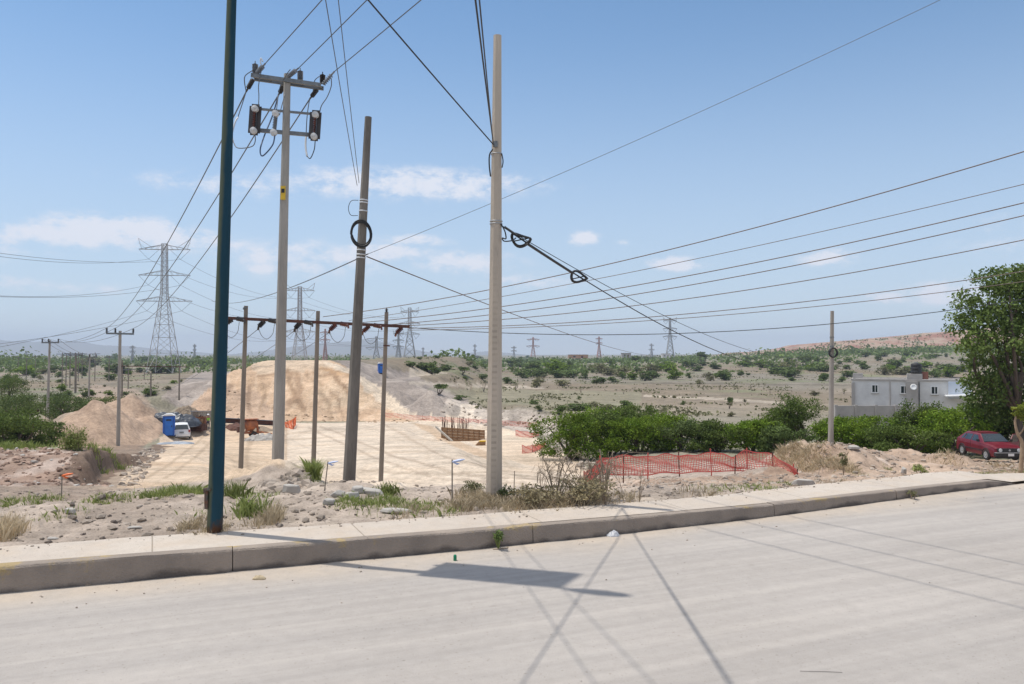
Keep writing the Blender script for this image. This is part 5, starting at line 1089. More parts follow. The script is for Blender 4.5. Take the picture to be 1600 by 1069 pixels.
# ------------------------------------------------------------------ cars
def car(name, label, L_, W_, st, paint, glasses, wheels, rz, loc, wr=.30):
    """st: stations along the length (front = 0): y, half width, shoulder z, roof z, roof half width"""
    t = thing(name, loc, label, 'car', None, rz); ring = []; V = []; Fq = []
    for (y, hw, zs, zr, rw) in st:
        half = [(hw * .86, .22), (hw * .97, .30), (hw, .48), (hw * .995, zs - .16), (hw * .955, zs), (rw, zr - .045), (rw * .86, zr - .005), (rw * .5, zr + .012), (0, zr + .018)]
        r = [(x, y, z) for x, z in half] + [(-x, y, z) for x, z in half[-2::-1]]; ring.append(r); V += r
    k = len(ring[0])
    for i in range(len(st) - 1):
        for j in range(k - 1): Fq.append((i * k + j, (i + 1) * k + j, (i + 1) * k + j + 1, i * k + j + 1))
        Fq.append((i * k, i * k + k - 1, (i + 1) * k + k - 1, (i + 1) * k))
    Fq.append(tuple(range(k))); Fq.append(tuple(range((len(st) - 1) * k + k - 1, (len(st) - 1) * k - 1, -1)))
    m = MB(); m.add(V, Fq); bo = m.build('body', paint, t); bv = bo.modifiers.new('bevel', 'BEVEL'); bv.width = .025; bv.segments = 2; bv.limit_method = 'ANGLE'; bv.angle_limit = R(28)
    def surf(y, j, f):                                # point on the shell at length y between ring points j and j+1
        i = max(q for q in range(len(st) - 1) if st[q][0] <= y + 1e-6); a = (y - st[i][0]) / (st[i + 1][0] - st[i][0])
        A = Vector(ring[i][j]).lerp(Vector(ring[i + 1][j]), a); B = Vector(ring[i][j + 1]).lerp(Vector(ring[i + 1][j + 1]), a); return A.lerp(B, f)
    for (y0, y1, j, side, f0, f1) in glasses:         # side windows
        q = [surf(y0[0], 4, f0), surf(y1[0], 4, f0), surf(y1[1], 4, f1), surf(y0[1], 4, f1)]
        q = [Vector((p.x + .012, p.y, p.z)) for p in q]
        for sg in (1, -1): MB().add([(p.x * sg, p.y, p.z) for p in q] + [(p.x * sg - .03 * sg, p.y, p.z) for p in q], [(0, 1, 2, 3), (7, 6, 5, 4), (0, 4, 5, 1), (1, 5, 6, 2), (2, 6, 7, 3), (3, 7, 4, 0)]).build('window', M['glass'], t)
    for (y, s_) in wheels:
        for sg in (1, -1):
            c = Vector((sg * (W_ / 2 - .072), y, wr)); m = MB(); m.lathe(c - Vector((sg * .09, 0, 0)), (sg, 0, 0), [(0, wr * .6), (.01, wr * .95), (.03, wr), (.15, wr), (.17, wr * .95), (.185, wr * .66), (.17, wr * .6)], 22); w_ = m.build('wheel', M['rubber'], t)
            m = MB(); m.lathe(c + Vector((sg * .072, 0, 0)), (sg, 0, 0), [(0, wr * .62), (.015, wr * .62), (.0152, wr * .5), (.005, wr * .3), (.02, wr * .22), (.025, .01)], 20); m.build('rim', M['rim'], w_)
            m = MB(); m.tube([(sg * (W_ / 2 - .002), y + math.cos(q) * (wr + .055), wr + .01 + math.sin(q) * (wr + .055)) for q in np.linspace(-.25, math.pi + .25, 18)], .03, 6); m.build('wheel_arch', M['black'], t)
    return t, surf
def panel(t, name, m, c, size, rot=None): b_ = MB(); b_.box(c, size, rot); return b_.build(name, m, t)
# red hatchback: its nose towards the road
rc0 = at(1577, 721, 41.2); rc0.z = gz(rc0.x, rc0.y) + .02
W2 = .83
st = [(0, .74, .56, .60, .60), (.06, .80, .72, .76, .68), (.5, W2, .84, .87, .72), (1.12, W2, .90, .935, .74), (1.18, W2, .905, .97, .72), (1.78, W2, .93, 1.39, .57), (2.0, W2, .935, 1.415, .58), (2.7, W2, .95, 1.42, .58), (3.25, W2, .955, 1.385, .56), (3.82, W2 * .97, .96, 1.0, .60), (3.9, .77, .90, .93, .66), (3.98, .75, .60, .64, .62)]
car_t, surf = car('parked_car', 'dusty dark red hatchback parked on dirt under the pepper tree, one door open', 4.0, 1.66, st, M['red_paint'], [((1.55, 1.90), (2.28, 2.28), 4, 1, .10, .86), ((2.36, 2.36), (3.05, 2.98), 4, 1, .10, .86), ((3.14, 3.06), (3.42, 3.24), 4, 1, .14, .80)], [(.78, 1), (3.2, 1)], R(-1), rc0)
car_t.scale = (.94, .94, .94)
fr = MB(); a_, b_ = Vector((0, 1.20, .985)), Vector((0, 1.76, 1.36)); nrm_ = Vector((0, -.55, .82)).normalized()
fr.add([(-.68, 1.19, .975), (.68, 1.19, .975), (.53, 1.755, 1.362), (-.53, 1.755, 1.362), (-.68, 1.175, 1.0), (.68, 1.175, 1.0), (.53, 1.74, 1.387), (-.53, 1.74, 1.387)], [(0, 3, 2, 1), (4, 5, 6, 7), (0, 1, 5, 4), (1, 2, 6, 5), (2, 3, 7, 6), (3, 0, 4, 7)]); fr.build('windscreen', M['glass'], car_t)
panel(car_t, 'grille', M['black'], (0, .0, .64), (1.30, .10, .20)); bl = M['black']
panel(car_t, 'bumper', bl, (0, -.06, .42), (1.62, .22, .17)); panel(car_t, 'bumper_trim', M['chrome'], (0, -.075, .512), (1.60, .20, .022)); panel(car_t, 'air_dam', bl, (0, .05, .28), (1.45, .2, .16))
for sg in (-1, 1):
    m = MB(); m.lathe((sg * .50, .0, .645), (0, -1, 0), [(0, .10), (.06, .10), (.075, .085), (.08, .02)], 18); m.build('headlight', M['lens'], car_t)
    m = MB(); m.tube([(sg * .80, 1.40, .99), (sg * .88, 1.38, 1.03)], .02, 6); m.box((sg * .93, 1.38, 1.05), (.16, .08, .11)); m.build('mirror', bl, car_t)
m = MB(); m.lathe((0, -.05, .645), (0, -1, 0), [(0, .055), (.012, .055), (.013, .04), (.02, .02)], 16); m.build('badge', M['chrome'], car_t)
panel(car_t, 'number_plate', M['white'], (0, -.178, .41), (.32, .012, .14)); panel(car_t, 'roof_rail', M['red_paint'], (0, 2.3, 1.436), (1.0, 1.0, .012))
for sg in (-1, 1): panel(car_t, 'side_trim', bl, (sg * .842, 1.98, .52), (.02, 1.72, .05))
for y in (2.32,): 
    for sg in (-1, 1): panel(car_t, 'door_gap', bl, (sg * .828, y, .68), (.012, .012, .50))
m = MB(); hx = Vector((.82, 1.36, 0)); Rz = Matrix.Rotation(R(-58), 3, 'Z')       # open door on the far flank
for c, s_ in (((.0, .5, .60), (.06, 1.0, .66)), ((.0, .98, 1.14), (.05, .06, .45)), ((.0, .68, 1.36), (.05, .62, .05))): m.box(hx + Rz @ Vector(c), s_, Rz)
m.bar(hx + Rz @ Vector((0, .05, .92)), hx + Rz @ Vector((0, .40, 1.36)), .045); d_ = m.build('door', M['red_paint'], car_t)
m = MB(); m.box(hx + Rz @ Vector((.0, .64, 1.13)), (.015, .64, .40), Rz); m.build('window', M['glass'], d_)

# white car seen from behind on the pad
wp = ground(284, 688); 
st = [(0, .78, .80, .86, .6), (.10, .86, .95, 1.0, .7), (.8, .90, 1.0, 1.06, .74), (1.1, .90, 1.02, 1.12, .72), (1.75, .90, 1.06, 1.62, .64), (2.6, .90, 1.07, 1.68, .65), (3.7, .90, 1.07, 1.66, .64), (4.15, .89, 1.06, 1.58, .62), (4.5, .87, 1.03, 1.08, .74), (4.6, .84, .70, .74, .74)]
wc, surf = car('parked_car', 'white estate car parked with its rear to the road beside the blue toilet', 4.6, 1.8, st, M['white'], [((1.5, 1.9), (2.5, 2.5), 4, 1, .1, .86), ((2.6, 2.6), (3.5, 3.45), 4, 1, .1, .86)], [(.85, 1), (3.75, 1)], R(204), (wp.x - 1.88, wp.y + 4.18, wp.z + .02), .33)
m = MB(); m.add([(-.70, 4.50, 1.10), (.70, 4.50, 1.10), (.58, 4.19, 1.55), (-.58, 4.19, 1.55), (-.70, 4.53, 1.12), (.70, 4.53, 1.12), (.58, 4.22, 1.57), (-.58, 4.22, 1.57)], [(0, 1, 2, 3), (7, 6, 5, 4), (0, 4, 5, 1), (1, 5, 6, 2), (2, 6, 7, 3), (3, 7, 4, 0)]); m.build('rear_window', M['glass'], wc)
for sg in (-1, 1): panel(wc, 'tail_light', M['red_light'], (sg * .76, 4.56, .93), (.16, .14, .26))
panel(wc, 'bumper', M['white'], (0, 4.62, .50), (1.72, .18, .26)); panel(wc, 'number_plate', M['grey_ins'], (0, 4.635, .80), (.42, .04, .14)); panel(wc, 'bumper_shadow_gap', M['black'], (0, 4.6, .32), (1.6, .16, .12))

M['clay'] = mat('orange_clay_wall', (.50, .30, .20), (.42, .25, .17), .3, .9)
# ------------------------------------------------------------------ building site things
for (px, pyb, sz, lb) in ((264, 682, 1.0, 'blue portable toilet beside the white car at the foot of the earth heap'), (595, 584, 1.0, 'small distant blue portable toilet on the right shoulder of the embankment')):
    p = ground(px, pyb); t = thing('portable_toilet', p, lb, 'portable toilet', None, .35); wd_ = 1.05
    m = MB(); m.box((0, 0, 1.12), (wd_, wd_, 2.05)); 
    for sx in (-1, 1):
        for sy in (-1, 1): m.box((sx * wd_ / 2, sy * wd_ / 2, 1.12), (.09, .09, 2.12))
    m.build('cabin', M['blue_plastic'], t); m = MB(); m.box((0, 0, .05), (1.3, 1.3, .1)); m.build('base', M['black'], t)
    m = MB(); m.add([(-.62, -.62, 2.18), (.62, -.62, 2.18), (.62, .62, 2.18), (-.62, .62, 2.18), (-.3, -.62, 2.36), (.3, -.62, 2.36), (.3, .62, 2.36), (-.3, .62, 2.36)], [(0, 1, 5, 4), (1, 2, 6, 5), (2, 3, 7, 6), (3, 0, 4, 7), (4, 5, 6, 7), (3, 2, 1, 0)]); m.build('roof', M['white'], t)
    m = MB(); m.box((0, -.59, 1.1), (.78, .03, 1.85)); d_ = m.build('door', mat('blue_door', (.025, .17, .6), (.02, .14, .5), 2, .5), t); m = MB(); m.box((.28, -.62, 1.1), (.06, .04, .16)); m.build('handle', M['black'], d_); m = MB(); m.box((0, -.61, 1.75), (.5, .02, .16)); m.build('vent', M['black'], t)
def lump(name, c, rx, ry, h, m, label, cat, seed, parent=None, n=26, ridged=.35):
    rng_ = seed; q = np.linspace(-1, 1, n); A, B = np.meshgrid(q, q, indexing='ij'); r = np.sqrt(A * A + B * B)
    z = h * np.clip(1 - r ** 2.2, 0, 1) ** .7 * (1 + fbm(A * 2.2 + seed, B * 2.2, 4, seed) * 1.3) + fbm(A * 6, B * 6 + seed, 3, seed + 1) * h * ridged * (r < 1)
    wob = 1 + fbm(A * 1.5 + seed * 3, B * 1.5, 3, seed + 2) * .5
    V = np.stack([A * rx * wob, B * ry * wob, np.where(r >= 1, -.15, z)], -1).reshape(-1, 3); o = np_mesh(name, V, grid_faces(n, n), m, False, parent=parent, loc=None if parent else c)
    if not parent: tag(o, label, cat)
    return o
p = ground(280, 664); lump('tarpaulin_heap', p, 2.3, 1.8, 1.05, M['tarp'], 'dark tarpaulin heaped over material behind the blue toilet', 'tarpaulin', 5)
p = ground(262, 655); lump('tarpaulin_heap', p, 1.8, 1.6, .85, M['tarp'], 'lower slack end of dark tarpaulin against the earth heap', 'tarpaulin', 9)
p = ground(293, 652); lump('brush_pile', p, 1.8, 1.5, 1.15, M['twig'], 'brown pile of brush beside the dark tarpaulin', 'brush pile', 13)
p = ground(274, 694); lump('plastic_sheet', p, 1.75, 1.5, .16, M['sheet'], 'crumpled grey plastic sheet lying on the sand before the white car', 'plastic sheet', 21, ridged=.8)
def crate(px, py, s, label, m='plank'):
    p = ground(px, py); t = thing('crate', p, label, 'crate', None, SR.uniform(-.4, .4)); k = MB()
    for z in np.arange(.06, s[2], .16): k.box((0, -s[1] / 2, z), (s[0], .03, .11)); k.box((0, s[1] / 2, z), (s[0], .03, .11)); k.box((-s[0] / 2, 0, z), (.03, s[1], .11)); k.box((s[0] / 2, 0, z), (.03, s[1], .11))
    for sx in (-1, 1):
        for sy in (-1, 1): k.box((sx * (s[0] / 2 - .04), sy * (s[1] / 2 - .04), s[2] / 2), (.07, .07, s[2]))
    k.box((0, 0, .03), (s[0] - .05, s[1] - .05, .04)); k.build('frame', M[m], t)
    c = MB(); rr = random.Random(int(px))
    for i in range(14): a = Vector((rr.uniform(-.4, .4) * s[0], rr.uniform(-.4, .4) * s[1], s[2] * .8)); c.bar(a, a + Vector((rr.uniform(-.5, .5), rr.uniform(-.3, .3), rr.uniform(.05, .35))), .05)
    c.build('scrap', M['rebar'], t)
crate(303, 668, (1.8, 1.2, .9), 'brown slatted crate of scrap right of the white car'); crate(309, 674, (1.6, 1.2, .75), 'dark crate nearest the blue post, in front of the brown crate', 'rust'); crate(312, 664, (1.4, 1.2, 1.0), 'orange-brown crate behind the two others beside the blue post', 'orange')
# sheet wall and beam at the toe of the embankment
p0 = ground(299, 659); p1 = ground(336, 658); t = thing('sheet_wall', p0, 'low ribbed grey retaining wall at the toe of the embankment left of the blue post', 'retaining wall')
k = MB(); n_ = 22
for i in range(n_): a = p0.lerp(p1, i / n_); b = p0.lerp(p1, (i + 1) / n_); off = Vector((0, .12 if i % 2 else 0, 0)); k.bar(a + off + Vector((0, 0, .55)), b + off + Vector((0, 0, .55)), .12, 1.15)
k.build('panel', M['concrete'], t, p0); k = MB(); k.bar(p0 + Vector((0, -.02, 1.2)), p1 + Vector((0, -.02, 1.2)), .25, .14); k.build('cap', M['block'], t, p0)
p0 = ground(346, 661); p1 = ground(442, 666); t = thing('steel_girder', p0, 'long dark steel girder lying along the back of the sand pad', 'girder'); k = MB()
k.bar(p0 + Vector((0, 0, .3)), p1 + Vector((0, 0, .3)), .05, .55); k.build('web', M['rust'], t, p0)
for z, nm_ in ((.04, 'lower_flange'), (.6, 'upper_flange')): k = MB(); k.bar(p0 + Vector((0, 0, z)), p1 + Vector((0, 0, z)), .5, .07); k.build(nm_, M['tarp'], t, p0)
# rusty mixer with frame and wheels, and its clutter
p = ground(394, 684); t = thing('concrete_mixer', p, 'rusty orange concrete mixer with drum and wheels on the sand pad between the poles', 'concrete mixer', None, .5)
k = MB(); k.bar((-1.2, -.4, .55), (1.2, -.4, .55), .12); k.bar((-1.2, .4, .55), (1.2, .4, .55), .12); k.bar((-1.1, -.4, .55), (-1.1, .4, .55), .1); k.bar((1.1, -.4, .55), (1.1, .4, .55), .1); k.bar((-.6, -.4, .55), (-.5, -.1, 1.7), .1); k.bar((-.6, .4, .55), (-.5, .1, 1.7), .1); k.bar((.6, .4, .55), (.5, .1, 1.5), .1); k.bar((.6, -.4, .55), (.5, -.1, 1.5), .1); k.bar((1.2, 0, .55), (2.1, 0, .35), .1); k.build('frame', M['orange'], t)
k = MB(); k.lathe((-.75, 0, 1.15), (1, 0, .35), [(0, .25), (.1, .5), (.5, .62), (.75, .62), (1.2, .38), (1.35, .36), (1.36, .3), (1.0, .3)], 18); k.build('drum', M['orange'], t, smooth=True)
k = MB(); k.box((-1.3, 0, .95), (.55, .6, .6)); k.build('engine_box', M['rust'], t); k = MB(); k.box((-.2, 0, 2.0), (1.6, .9, .08)); k.build('canopy', M['orange'], t)
for y in (-.6, .6):
    k = MB(); k.lathe((.1, y - .08, .36), (0, 1, 0), [(0, .2), (.02, .36), (.14, .36), (.16, .2)], 18); w_ = k.build('wheel', M['rubber'], t); k = MB(); k.lathe((.1, y - .1, .36), (0, 1, 0), [(0, .18), (.2, .18)], 12); k.build('rim', M['rust'], w_)
p = ground(370, 672); lump('spoil_pile', p, 1.9, 1.2, .7, M['rebar'], 'small dark pile of scrap left of the concrete mixer', 'scrap pile', 31)
p = ground(413, 688); lump('rubble_pile', p, 1.9, 1.0, .55, M['slab'], 'flat pile of dark rubble in front of the concrete mixer', 'rubble pile', 37, ridged=.9)
p = ground(407, 674); lump('rubble_pile', p, 2.2, 1.0, .45, M['twig'], 'low brown pile behind the concrete mixer', 'rubble pile', 41)
# formwork pit
p0 = at(691, 672, 88); p1 = at(757, 690, 85); p0.z = gz(p0.x, p0.y); p1.z = gz(p1.x, p1.y)
t = thing('formwork', p0, 'brown plank formwork with rusty bars in a pit left of the pale pole', 'formwork'); A = at(690, 683, 88.3); B = at(757, 688, 86)
k = MB()
for i in range(5): z = i * .30; k.bar(A + Vector((0, 0, z - .25)), B + Vector((0, 0, z - .25)), .05, .28)
k.build('plank_wall', M['plank'], t, p0); k = MB()
for i in range(9): c = A.lerp(B, i / 8); k.bar(c + Vector((0, -.06, -.5)), c + Vector((0, -.06, 1.1)), .10, .08)
k.build('post', M['plank'], t, p0)
k = MB(); rr = random.Random(6)
for i in range(46): c = A.lerp(B, rr.uniform(.0, .62)) + Vector((0, rr.uniform(.15, 1.2), .5)); k.tube([c, c + Vector((rr.uniform(-.12, .12), 0, rr.uniform(.9, 1.9)))], .022, 4)
k.build('rebar', M['rebar'], t, p0)
k = MB(); q0 = at(681, 667, 88); q1 = at(707, 690, 84); k.bar(q0, q1, .12, .2); k.build('edge_plank', M['concrete'], t, p0)
p = ground(751, 696); t = thing('timber_stack', p, 'small stack of yellow planks beside the formwork pit', 'planks'); 
for i in range(4): k = MB(); k.box((.06 * i, 0, .06 + .11 * i), (.9 - .1 * i, .5, .10)); k.build('plank', M['yellow'] if i == 3 else M['plank'], t)
p = ground(679, 584); t = thing('farm_trailer', p, 'tiny dark trailer with a pale panel among shrubs on the far plain', 'trailer'); k = MB(); k.box((0, 0, .95), (3.4, 1.6, 1.2)); k.build('body', M['tarp'], t); k = MB(); k.box((-.6, -.83, 1.2), (1.1, .06, .6)); k.build('panel', M['paleblue'], t); k = MB(); k.lathe((-.8, -.7, .35), (0, 1, 0), [(0, .35), (1.4, .35)], 12); k.build('wheel', M['rubber'], t)
for (px, pyb, wpx, hpx, lb, c) in ((903, 560, 30, 5.5, 'low orange building on the horizon right of the pale pole', 'clay'), (978, 559, 14, 7, 'small grey building on the horizon in the middle of the plain', 'block'), (1040, 559, 12, 6, 'small pale building on the horizon by the lone lattice tower', 'render')):
    d = 780; p = at(px, pyb, d); t = thing('farm_building', p, lb, 'building'); w_ = wpx / F * d; h_ = hpx / F * d; k = MB(); k.box((0, 0, h_ / 2), (w_, 8, h_)); k.build('wall', M[c], t); k = MB(); k.box((0, 0, h_ + .15), (w_ + .6, 8.6, .3)); k.build('roof', M['block'], t)
    k = MB(); k.box((-w_ * .2, -4.02, h_ * .5), (w_ * .12, .1, h_ * .4)); k.build('window', M['glass'], t); k = MB(); k.box((w_ * .2, -4.02, h_ * .35), (w_ * .1, .1, h_ * .7)); k.build('door', M['rust'], t)
# a worker in a lime vest by the post
def person(px, pyb, label, h=1.72, stoop=0.0, rz=0.0, seed=1):
    p = ground(px, pyb); s = h / 1.72; t = thing('person', p, label, 'person', None, rz)
    J = {'pel': (0, 0, .93, .13), 'chest': (0, -.05 - stoop * .3, 1.30 - stoop * .05, .155), 'neck': (0, -.06 - stoop * .42, 1.48 - stoop * .1, .055), 'chin': (0, -.09 - stoop * .46, 1.56 - stoop * .12, .085), 'head': (0, -.08 - stoop * .5, 1.66 - stoop * .14, .095)}
    for sg, L_ in ((-1, 'l'), (1, 'r')):
        J['hip' + L_] = (sg * .09, 0, .88, .10); J['knee' + L_] = (sg * .11, -.04, .49, .065); J['ank' + L_] = (sg * .12, .03, .09, .045); J['toe' + L_] = (sg * .14, -.14, .04, .04)
        J['sh' + L_] = (sg * .18, -.05 - stoop * .35, 1.40 - stoop * .08, .065); J['el' + L_] = (sg * .25, -.08 - stoop * .4, 1.12 - stoop * .05, .045); J['wr' + L_] = (sg * .24, -.24 - stoop * .4, .92, .032); J['ha' + L_] = (sg * .235, -.31 - stoop * .4, .86, .04)
    E = [('pel', 'chest'), ('chest', 'neck'), ('neck', 'chin'), ('chin', 'head')]
    for L_ in 'lr': E += [('pel', 'hip' + L_), ('hip' + L_, 'knee' + L_), ('knee' + L_, 'ank' + L_), ('ank' + L_, 'toe' + L_), ('chest', 'sh' + L_), ('sh' + L_, 'el' + L_), ('el' + L_, 'wr' + L_), ('wr' + L_, 'ha' + L_)]
    def grow(keys, extra, mt, name):
        ks = [k_ for k_ in J if k_ in keys]; me = bpy.data.meshes.new(name); ix = {k_: i for i, k_ in enumerate(ks)}
        me.from_pydata([tuple(q * s for q in J[k_][:3]) for k_ in ks], [(ix[a_], ix[b_]) for a_, b_ in E if a_ in ix and b_ in ix], []); me.materials.append(M[mt])
        o = bpy.data.objects.new(name, me); COL.objects.link(o); o.parent = t; sk = o.modifiers.new('skin', 'SKIN')
        for k_, i in ix.items():
            v = me.skin_vertices[0].data[i]; r = (J[k_][3] + extra) * s; v.radius = (r, r); v.use_root = (i == 0)
        sb = o.modifiers.new('sub', 'SUBSURF'); sb.levels = 1; sb.render_levels = 1
    grow(set(J), 0, 'skin', 'body'); grow({'pel', 'hipl', 'hipr', 'kneel', 'kneer', 'ankl', 'ankr'}, .014, 'denim', 'trousers'); grow({'pel', 'chest', 'shl', 'shr'}, .018, 'vest', 'vest')
    k = MB(); c = Vector(J['head'][:3]) * s; k.lathe(c + Vector((0, 0, .0)), (0, 0, 1), [(0, .15), (.015, .15), (.02, .125), (.09, .105), (.13, .05), (.14, .0)], 14); k.build('helmet', M['white'], t, smooth=True)
    return t
person(325, 671, 'worker in a lime green vest standing at the edge of the blue post', 1.72, 0, .6)
person(403, 681, 'worker in a lime vest bending over at the orange concrete mixer', 1.7, .5, -.9)

# ------------------------------------------------------------------ netting
def netting(name, pts, label, m='net', cell=.10, post=None, thick=.021, seed=3):
    """pts: (px, py at the foot, py at the top, distance or None)"""
    rr = random.Random(seed); P_ = []
    for q in pts:
        b = ground(q[0], q[1]) if len(q) < 4 else at(q[0], q[1], q[3]); tz = at(q[0], q[2], b.y).z; P_.append((b, tz))
    base = P_[0][0]; t = thing(name, base, label, 'safety netting'); k = MB(); cum = [0]
    for i in range(len(P_) - 1): cum.append(cum[-1] + (P_[i + 1][0] - P_[i][0]).length)
    n = max(8, int(cum[-1] / cell)); rows = 13; col = []
    for i in range(n + 1):
        s = cum[-1] * i / n; j = max(q for q in range(len(cum) - 1) if cum[q] <= s + 1e-9); f = (s - cum[j]) / max(1e-6, cum[j + 1] - cum[j]); b = P_[j][0].lerp(P_[j + 1][0], f); tz = P_[j][1] * (1 - f) + P_[j + 1][1] * f
        wv_ = .12 * math.sin(s * 2.1 + seed) + .06 * math.sin(s * 5.3); col.append([Vector((b.x, b.y + (wv_ + .22 * math.sin(s * 1.3 + seed) * (r / rows) ** 2 + .1 * math.sin(s * 4.1 + r * .5)) + .03 * math.sin(r * 1.1 + s * 3), b.z + (tz - b.z) * (r / rows + (.05 * math.sin(s * 3.3 + r * .7) + .04 * math.sin(s * 7.7)) * (r > 0)))) for r in range(rows + 1)])
    h = thick / 2
    for i in range(n + 1):
        for r in range(rows):
            a, b = col[i][r], col[i][r + 1]; k.add([a - Vector((h, 0, 0)), a + Vector((h, 0, 0)), b + Vector((h, 0, 0)), b - Vector((h, 0, 0))], [(0, 1, 2, 3)])
        if i < n:
            for r in range(rows + 1):
                hh = h * (2.0 if r in (0, rows) else 1); a, b = col[i][r], col[i + 1][r]; k.add([a - Vector((0, 0, hh)), b - Vector((0, 0, hh)), b + Vector((0, 0, hh)), a + Vector((0, 0, hh))], [(0, 1, 2, 3)])
    k.build('mesh', M[m], t, base)
    for i in (post or range(len(P_))):
        b, tz = P_[i]; k = MB(); k.tube([b - Vector((0, 0, .3)), Vector((b.x + rr.uniform(-.05, .05), b.y, tz + .12))], .022, 6); k.build('stake', M['rebar'] if i % 2 else M[m], t, base)
    return t
netting('safety_netting', [(914, 756, 742, 26), (921, 752, 732, 26.5), (938, 741, 717, 28.5), (974, 742, 714.5, 28.5), (1012, 741, 713, 28.5), (1062, 739, 711.5, 29), (1112, 736, 706, 29.5), (1148, 736, 716, 29.5), (1168, 737, 705, 29.5), (1208, 741, 712, 29), (1238, 744, 730, 28), (1246, 744, 738, 27.5)], 'sagging orange red safety netting staked in front of the hedge', seed=3)
netting('safety_netting', [(600, 652, 645), (660, 657, 650), (720, 661, 654), (770, 664, 657), (838, 668, 660)], 'faint pale red netting along the back edge of the sand pad', 'net_pale', cell=.3, thick=.018, seed=5)
netting('safety_netting', [(806, 682, 673), (830, 684, 676), (842, 681, 674)], 'short red netting below the pale gravel mounds', 'net_pale', cell=.14, thick=.028, seed=7)
netting('safety_netting', [(816, 709, 697), (832, 707, 696), (852, 699, 692)], 'short red netting at the free left end of the hedge', 'net_pale', cell=.1, thick=.024, seed=9)
netting('safety_netting', [(446, 668, 660), (458, 671, 656), (462, 664, 652)], 'scrap of bright red netting at the corner of the sand pad near the girder', 'flag', cell=.2, thick=.04, seed=11)

# ------------------------------------------------------------------ rubble, grass and weeds on the verge
ico = []
_g = (1 + 5 ** .5) / 2
IV = np.array([(-1, _g, 0), (1, _g, 0), (-1, -_g, 0), (1, -_g, 0), (0, -1, _g), (0, 1, _g), (0, -1, -_g), (0, 1, -_g), (_g, 0, -1), (_g, 0, 1), (-_g, 0, -1), (-_g, 0, 1)], float) / 1.9
IF = np.array([(0, 11, 5), (0, 5, 1), (0, 1, 7), (0, 7, 10), (0, 10, 11), (1, 5, 9), (5, 11, 4), (11, 10, 2), (10, 7, 6), (7, 1, 8), (3, 9, 4), (3, 4, 2), (3, 2, 6), (3, 6, 8), (3, 8, 9), (4, 9, 5), (2, 4, 11), (6, 2, 10), (8, 6, 7), (9, 8, 1)])
def project(x, y, z):
    yc_ = cth * y + sth * (z - CAM_Z); return 800 + F * x / yc_, PY - F * (-sth * y + cth * (z - CAM_Z)) / yc_
def scatter(n, poly, d0, d1, rng, near=1.0):
    """random ground points that project inside a polygon of the picture"""
    out = []
    while sum(len(o) for o in out) < n:
        d = d0 + (d1 - d0) * rng.random(60000) ** near; x = rng.uniform(-.68, .68, 60000) * d; z = G(x, d); px, py = project(x, d, z)
        k = inpoly(px, py, poly) & (d > kerb_y(x) + walk_w(x) - .05); 
        if not k.any(): break
        out.append(np.stack([x[k], d[k], z[k]], -1))
    return np.concatenate(out)[:n]
def stones(name, P, size, rng, m, label):
    n = len(P); s = (size * rng.pareto(2.4, n).clip(.12, 1.7))[:, None, None] ; ax_ = rng.uniform(.55, 1.3, (n, 1, 3)); ax_[..., 2] *= .62; jit = rng.uniform(.72, 1.25, (n, 12, 1)); a = rng.uniform(0, 6.3, n); c_, s_ = np.cos(a), np.sin(a)
    V = IV[None] * jit * ax_ * s; X_ = V[..., 0] * c_[:, None] - V[..., 1] * s_[:, None]; Y_ = V[..., 0] * s_[:, None] + V[..., 1] * c_[:, None]
    V = np.stack([X_, Y_, V[..., 2]], -1) + P[:, None, :] + np.array([0, 0, 1]) * s * .12
    Fq = (IF[None] + (np.arange(n) * 12)[:, None, None]).reshape(-1, 3); o = np_mesh(name, V.reshape(-1, 3), Fq, m, False); return tag(o, label, kind='stuff')
rng = np.random.default_rng(11)
VERGE = [(-60, 770), (230, 765), (330, 760), (430, 740), (520, 750), (620, 750), (700, 765), (860, 765), (1000, 752), (1230, 750), (1500, 742), (1660, 738), (1660, 760), (900, 806), (640, 822), (0, 870), (-60, 870)]
stones('rubble', scatter(3600, VERGE, 8.3, 20, rng), .036, rng, M['rock'], 'small stones and rubble strewn over the verge')
stones('rubble', scatter(9000, VERGE, 8.3, 20, rng), .011, rng, M['rock'], 'fine gravel strewn over the verge')
stones('rubble', scatter(1500, VERGE, 8.3, 20, rng), .02, rng, mat('dark_stones', (.2, .16, .13), (.13, .1, .085), 2, .95, .4, rnd=.6), 'dark stones and clods strewn over the verge')
stones('rubble', scatter(1300, [(385, 790), (425, 748), (470, 735), (500, 760), (520, 795)], 15, 19.6, rng), .11, rng, M['rock'], 'heap of stones at the foot of the switch pole')
stones('rubble', scatter(1500, [(-60, 698), (110, 700), (150, 750), (190, 764), (-60, 762)], 18.5, 34, rng), .055, rng, mat('red_brown_rubble', (.36, .25, .19), (.24, .16, .12), 2, .95, .4, rnd=.7), 'brown rubble on the debris bank at the left')
stones('rubble', scatter(320, [(-60, 698), (110, 700), (150, 750), (190, 764), (-60, 762)], 18.5, 34, rng), .05, rng, M['slab'], 'pale broken concrete in the debris bank at the left')
stones('rubble', scatter(3600, [(1200, 745), (1235, 690), (1300, 676), (1420, 694), (1510, 700), (1660, 720), (1660, 745), (1300, 758), (1050, 770), (900, 780), (940, 745)], 19, 45, rng), .06, rng, M['rock'], 'rubble over the spoil mounds on the right')
stones('rubble', scatter(500, [(180, 770), (205, 715), (250, 688), (262, 700), (230, 735), (215, 775)], 18, 62, rng), .09, rng, M['rock'], 'stones fallen along the edge of the sand pad')
